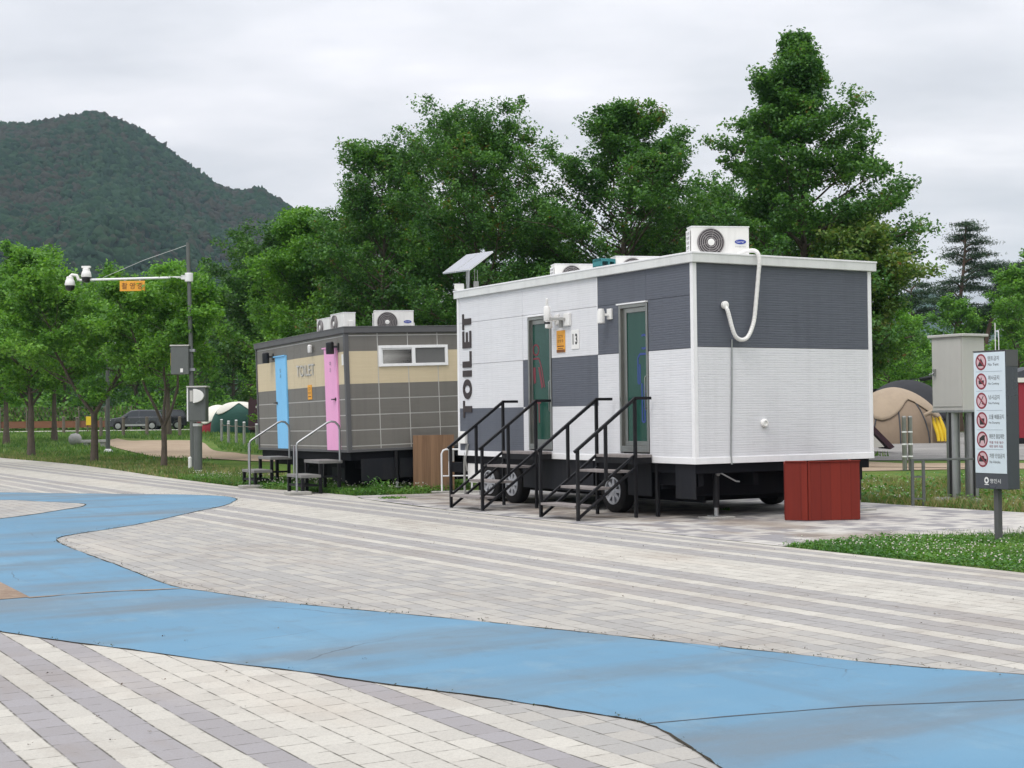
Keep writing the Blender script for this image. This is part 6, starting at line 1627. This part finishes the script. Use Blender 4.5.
lawn_r = [(16.8, 10.0), (16.98, 12.5), (16.76, 15.0), (16.78, 17.3), (16.65, 19.0), (16.6, 24.0), (21.5, 24), (24.0, 20.5), (26.0, 16.0), (26, 8)]
blades('lawn_grass', lawn_r, 700, 0.15, 0.016, 'dry_grass', 7)
blades('lawn_grass', lawn_r, 260, 0.14, 0.018, 'grass', 8)
clover('lawn_weeds', lawn_r, 60, 0.22, 0.07, 'clover', 18)
flowers('clover_flowers', [(16.9, 9), (17.0, 14.5), (21, 14.0), (23, 9)], 60, 0.13, 0.013, 9)
flowers('clover_flowers', lawn_r, 10, 0.13, 0.013, 10)
strip = [(10.80, 30.2), (10.9, 33), (11.05, 36.5), (11.55, 43), (11.85, 50), (11.65, 60), (11.9, 75), (14.5, 75), (15.5, 52), (14.8, 44.8), (14.0, 35.5)]
blades('verge_grass', strip, 420, 0.11, 0.03, 'dry_grass', 11)
blades('verge_grass', strip, 220, 0.13, 0.03, 'grass', 12)
lawnL = [(-45, 112), (-20, 112), (-23, 88), (-20, 75), (-16.5, 62), (-13, 53), (-12.0, 46.5), (-15, 50.5), (-20.5, 59), (-30, 75), (-48, 100)]
lawnL = [(-45, 112), (-20, 112), (-18.4, 85.5), (-21.5, 87), (-24.8, 92), (-24.4, 84), (-21, 74), (-17.4, 64.5), (-15.3, 59), (-13.7, 55), (-12.2, 52.8), (-10.3, 50.6), (-12.0, 46.5), (-15, 50.5), (-20.5, 59), (-30, 75), (-48, 100)]
blades('lawn_grass', lawnL, 40, 0.20, 0.07, 'grass', 13, stp=False)
lawnM = [(-16.3, 79), (-13.0, 65), (-11.2, 61), (-9.5, 57), (-4, 51), (12, 46), (12, 70), (-10, 96), (-18, 100), (-18, 84.5)]
blades('lawn_grass', lawnM, 40, 0.18, 0.06, 'grass', 14, stp=False)

# weeds rooted in the paving
rgw = random.Random(12)
def tuft(label, s_, t_, r_, h_, n_=60, mat='clover'):
    q = np.random.default_rng(int(s_ * 1000 + t_ * 77) % 99991)
    c = q.normal(size=(n_, 3)) * np.array([r_, r_, h_ * 0.4]) * 0.5
    c[:, 2] = np.abs(c[:, 2])
    V_, F_ = leaf_quads(q, c, 0.03 + 0.12 * r_, 0.7, 0.45)
    o = quick_mesh('weed', V_, F_, M[mat])
    o.location = st(s_, t_, 0.006)
    return tag(o, label, 'weed', 'weeds in the paving')
tuft('green weed growing at the foot of the red screen', 13.9, 17.35, 0.09, 0.09)
tuft('leafy dark green weed clump at the foot of the brown boarded panel', 11.9, 25.35, 0.30, 0.55, 420)
tuft('flat weed patch on the paving before the grey trailer bed', 11.4, 23.7, 0.22, 0.05, 160)
P1 = [st(rgw.uniform(0.8, 3.8), rgw.uniform(4.6, 10)) for _ in range(46)]
P2 = [st(rgw.uniform(6.7, 11), rgw.uniform(5, 24)) for _ in range(300)]
P3 = []
for i in range(len(fe) - 1):
    for _ in range(2): P3.append(st(fe[i][0] + rgw.uniform(0.0, 0.14), fe[i][1] + rgw.uniform(-.3, .3)))
q = np.random.default_rng(77)
C = np.array([(p[0], p[1], 0.012) for p in P1 + P2 + P3])
C = np.repeat(C, 3, 0) + q.normal(size=(len(C) * 3, 3)) * np.array([0.010, 0.010, 0.0015])
V_, F_ = leaf_quads(q, C, 0.014, 1.6, 0.6)
M['litter'] = foliage('dead_leaf_bits', (0.025, 0.022, 0.014), (0.06, 0.045, 0.025), (0.10, 0.085, 0.04), 0.05)
tag(quick_mesh('leaf_litter', V_, F_, M['litter']), None, None, kind='stuff')

C = []
q = np.random.default_rng(78)
for line, n_ in ((fe, 380), (ne, 110)):
    for _ in range(n_):
        i = q.integers(0, len(line) - 1); f_ = q.random()
        if math.sin(i * 1.7) + 0.6 * math.sin(i * 0.43) < q.uniform(-0.6, 1.2): continue
        s_, t_ = (line[i][0] * (1 - f_) + line[i + 1][0] * f_, line[i][1] * (1 - f_) + line[i + 1][1] * f_)
        p = st(s_ + q.normal() * 0.012, t_ + q.normal() * 0.012)
        C.append((p[0], p[1], 0.008 + abs(q.normal()) * 0.008))
V_, F_ = leaf_quads(q, np.repeat(np.array(C), 3, 0) + q.normal(size=(len(C) * 3, 3)) * np.array([.012, .012, .003]), 0.014, 1.0, 0.6)
M['joint_weed'] = foliage('dull_joint_moss', (0.016, 0.022, 0.010), (0.03, 0.045, 0.015), (0.05, 0.075, 0.02), 0.15)
tag(quick_mesh('joint_moss', V_, F_, M['joint_weed']), None, None, kind='stuff')

# ================================================================== hills
def fbm(x, y, seed, octv=5, base=1.0):
    r_ = np.random.default_rng(seed); o = np.zeros_like(x); amp = 1.0; f = base; tot = 0
    for k in range(octv):
        for j in range(3):
            a = r_.uniform(0, 6.28); ph = r_.uniform(0, 6.28)
            o += amp / 3 * np.sin((x * math.cos(a) + y * math.sin(a)) * f + ph)
        tot += amp; amp *= 0.52; f *= 2.05
    return o / tot
FPX = 1451.3
def hor(px): return 413.8 - 0.0119 * (px - 512)
SK = [(-900, 240), (-500, 190), (-200, 140), (-60, 126), (0, 119), (30, 122), (60, 117), (95, 111), (125, 121), (150, 135), (175, 153), (200, 172), (220, 185), (238, 191), (262, 187), (285, 203), (310, 225), (340, 250), (400, 290), (500, 330), (640, 400)]
skx = np.array([p[0] for p in SK], float); sky_ = np.array([p[1] for p in SK], float)
def hill_z(px, r):
    ridge = 1200 * (hor(px) - np.interp(px, skx, sky_)) / FPX
    t = np.clip((r - 430) / 770, 0, 1)
    back = np.clip((r - 1200) / 600, 0, 1)
    x_ = (px - 512) / FPX * r
    n_ = fbm(x_, r, 4, 5, 0.010)
    g_ = np.abs(fbm(x_ * 1.0, r * 0.25, 9, 4, 0.016))
    z = ridge * (t ** 1.25) * (1 - 0.75 * back ** 1.2)
    return z + ridge * 0.17 * (n_ * 1.1 - g_ * 1.3 + 0.25) * np.sin(t * math.pi * 0.98) - 2.0
pxs = np.arange(-900, 641, 7.0); rs_ = np.concatenate([np.arange(420, 1230, 14.0), np.arange(1240, 1800, 60.0)])
PX, RR = np.meshgrid(pxs, rs_)
Z = hill_z(PX, RR)
V_ = np.stack([((PX - 512) / FPX * RR).ravel(), RR.ravel(), Z.ravel()], 1)
nx = len(pxs)
F_ = np.array([(j * nx + i, j * nx + i + 1, (j + 1) * nx + i + 1, (j + 1) * nx + i) for j in range(len(rs_) - 1) for i in range(nx - 1)])
def hill_mat(name, d, m_, l, rust):
    b = NB(name)
    g = b.node('ShaderNodeNewGeometry')
    pos = g.outputs['Position']
    n1 = b.noise(pos, 0.010, 5, 0.6); n2 = b.noise(pos, 0.05, 4, 0.6)
    f = b.m('ADD', b.m('MULTIPLY', g.outputs['Random Per Island'], 0.55), b.m('MULTIPLY', n2, 0.5), clamp=True)
    c = b.ramp(f, [(0.15, d), (0.5, m_), (0.9, l)])
    c = b.mix(b.m('MULTIPLY', b.step(b.m('ADD', n1, b.m('MULTIPLY', b.m('SUBTRACT', g.outputs['Random Per Island'], 0.5), 0.28)), 0.52, 0.62), 0.75), c, rust)
    b.principled(c, 0.9, 0, b.bump(b.noise(pos, 0.9, 4, 0.7), 1.0, 0.8), 0.1)
    return b.mat
M['hill'] = hill_mat('wooded_hillside', (0.008, 0.026, 0.013), (0.014, 0.040, 0.018), (0.028, 0.062, 0.026), (0.042, 0.029, 0.025))
struct(quick_mesh('hills', V_, F_, M['hill'], smooth=True))
# tree crowns that clothe the hillside
ICO = None
import bmesh as _bm
b_ = _bm.new(); _bm.ops.create_icosphere(b_, subdivisions=2, radius=1.0)
IV = np.array([v_.co[:] for v_ in b_.verts]); IF = np.array([[v_.index for v_ in f_.verts] for f_ in b_.faces]); b_.free()
rng = np.random.default_rng(202)
def crowns(name, n_, p0_, p1_, r0_, r1_, zf, smin, smax, seed):
    q = np.random.default_rng(seed)
    px = q.uniform(p0_, p1_, n_); r_ = np.sqrt(q.uniform(r0_ ** 2, r1_ ** 2, n_))
    z = zf(px, r_)
    c = np.stack([(px - 512) / FPX * r_, r_, z + 0.5], 1)
    s = q.uniform(smin, smax, n_) * q.uniform(0.8, 1.2, n_)
    dv = 1 + 0.28 * q.normal(size=(n_, len(IV)))
    V_ = c[:, None, :] + IV[None] * dv[:, :, None] * s[:, None, None] * np.array([1, 1, 1.05])
    F_ = (IF[None] + (np.arange(n_) * len(IV))[:, None, None]).reshape(-1, 3)
    return tag(quick_mesh(name, V_.reshape(-1, 3), F_, M['hill'], smooth=False), None, None, kind='stuff')
crowns('hill_forest', 19000, -120, 400, 640, 1235, hill_z, 1.7, 3.9, 3)
# blue distant mountain on the right
SK2 = [(760, 405), (820, 340), (860, 308), (893, 292), (920, 284), (945, 292), (975, 315), (1010, 335), (1060, 352), (1120, 372), (1200, 400)]
s2x = np.array([p[0] for p in SK2], float); s2y = np.array([p[1] for p in SK2], float)
pxs = np.arange(760, 1201, 10.0); rs_ = np.arange(1700, 2900, 60.0)
PX, RR = np.meshgrid(pxs, rs_)
T_r = np.clip((RR - 1700) / 800, 0, 1); Bk = np.clip((RR - 2500) / 400, 0, 1)
Z = 2500 * (hor(PX) - np.interp(PX, s2x, s2y)) / FPX * T_r ** 1.2 * (1 - 0.6 * Bk) + 8 * fbm((PX - 512) / FPX * RR, RR, 6, 4, 0.02) * T_r - 2
V_ = np.stack([((PX - 512) / FPX * RR).ravel(), RR.ravel(), Z.ravel()], 1); nx = len(pxs)
F_ = np.array([(j * nx + i, j * nx + i + 1, (j + 1) * nx + i + 1, (j + 1) * nx + i) for j in range(len(rs_) - 1) for i in range(nx - 1)])
struct(quick_mesh('mountain', V_, F_, M['hill'], smooth=True))

# ================================================================== air
HAZE = 0.00010
hz = MB().box(-2700, 2700, -500, 3200, -1.1, 300)
b = NB('valley_air')
pv = b.node('ShaderNodeVolumePrincipled', ins={'Color': (0.62, 0.80, 1.0, 1), 'Density': HAZE, 'Anisotropy': 0.0})
b.t.links.new(pv.outputs[0], b.out.inputs['Volume'])
o = hz.build('haze', b.mat); o['kind'] = 'stuff'

# ================================================================== sky, sun, camera
world = bpy.data.worlds.new('World'); scene.world = world; world.use_nodes = True
nt = world.node_tree; nt.nodes.clear()
class WB(NB):
    def __init__(s): s.t = nt; s.out = nt.nodes.new('ShaderNodeOutputWorld')
w_ = WB()
SUN_EL, SUN_AZ = 58.0, 215.0        # high, behind the camera's left shoulder, veiled by cloud
sk = w_.node('ShaderNodeTexSky', {'sky_type': 'NISHITA', 'sun_disc': False, 'sun_elevation': R(SUN_EL), 'sun_rotation': R(SUN_AZ), 'altitude': 100.0, 'air_density': 1.2, 'dust_density': 2.0})
gen = w_.node('ShaderNodeTexCoord').outputs['Generated']
sep = w_.node('ShaderNodeSeparateXYZ', ins={0: gen})
zz = w_.m('MAXIMUM', sep.outputs[2], 0.0)
den = w_.m('ADD', zz, 0.16)
pl_ = w_.node('ShaderNodeCombineXYZ', ins={0: w_.m('DIVIDE', sep.outputs[0], den), 1: w_.m('DIVIDE', sep.outputs[1], den), 2: 0.0}).outputs[0]
n1 = w_.noise(w_.scaled(pl_, (0.7, 1.0, 1)), 1.5, 5, 0.5)
n2 = w_.noise(w_.scaled(pl_, (0.8, 1.2, 1)), 0.38, 3, 0.5)
f = w_.m('ADD', w_.m('MULTIPLY', n1, 0.62), w_.m('MULTIPLY', n2, 0.38))
cl = w_.ramp(f, [(0.36, (5.0, 5.15, 5.6)), (0.45, (6.2, 6.3, 6.7)), (0.54, (7.5, 7.45, 7.8)), (0.63, (9.4, 9.25, 9.4))])
# overcast sky: about three times brighter overhead than at the horizon
g = w_.m('ADD', 0.92, w_.m('MULTIPLY', zz, 1.9))
cl = w_.mix(1.0, cl, w_.node('ShaderNodeCombineXYZ', ins={0: g, 1: g, 2: g}).outputs[0], 'MULTIPLY')
mixc = w_.mix(0.94, sk.outputs[0], cl)
bg = w_.node('ShaderNodeBackground', ins={'Color': mixc, 'Strength': 0.10})
nt.links.new(bg.outputs[0], w_.out.inputs[0])

sl = bpy.data.lights.new('sun', 'SUN'); sl.energy = 1.4; sl.angle = R(22); sl.color = (1.0, 0.965, 0.92)
so = bpy.data.objects.new('sun', sl); COL.objects.link(so)
el, az = R(SUN_EL), R(SUN_AZ)
dirv = Vector((math.sin(az) * math.cos(el), math.cos(az) * math.cos(el), math.sin(el)))
so.rotation_euler = dirv.to_track_quat('Z', 'Y').to_euler(); so.location = (0, 0, 60)

cam = bpy.data.cameras.new('camera'); co = bpy.data.objects.new('camera', cam); COL.objects.link(co)
pit, rol = 0.0205, -0.0119
fw = Vector((0, math.cos(pit), math.sin(pit))); up0 = Vector((0, -math.sin(pit), math.cos(pit))); r0 = Vector((1, 0, 0))
rt = r0 * math.cos(rol) + up0 * math.sin(rol); up = -r0 * math.sin(rol) + up0 * math.cos(rol)
mw = Matrix((rt, up, -fw)).transposed().to_4x4(); mw.translation = Vector((0, 0, 1.5))
co.matrix_world = mw
cam.sensor_width = 36.0; cam.lens = 36.0 * 1451.3 / 1024
cam.clip_start = 0.1; cam.clip_end = 9000
scene.camera = co
scene.render.resolution_x = 1024; scene.render.resolution_y = 768
vs_ = scene.view_settings
vs_.view_transform = 'Standard'; vs_.look = 'None'; vs_.exposure = 0.0; vs_.gamma = 1.0; vs_.use_curve_mapping = False
scene.cycles.max_bounces = 8; scene.cycles.transparent_max_bounces = 8; scene.cycles.volume_bounces = 1
scene.cycles.use_denoising = True
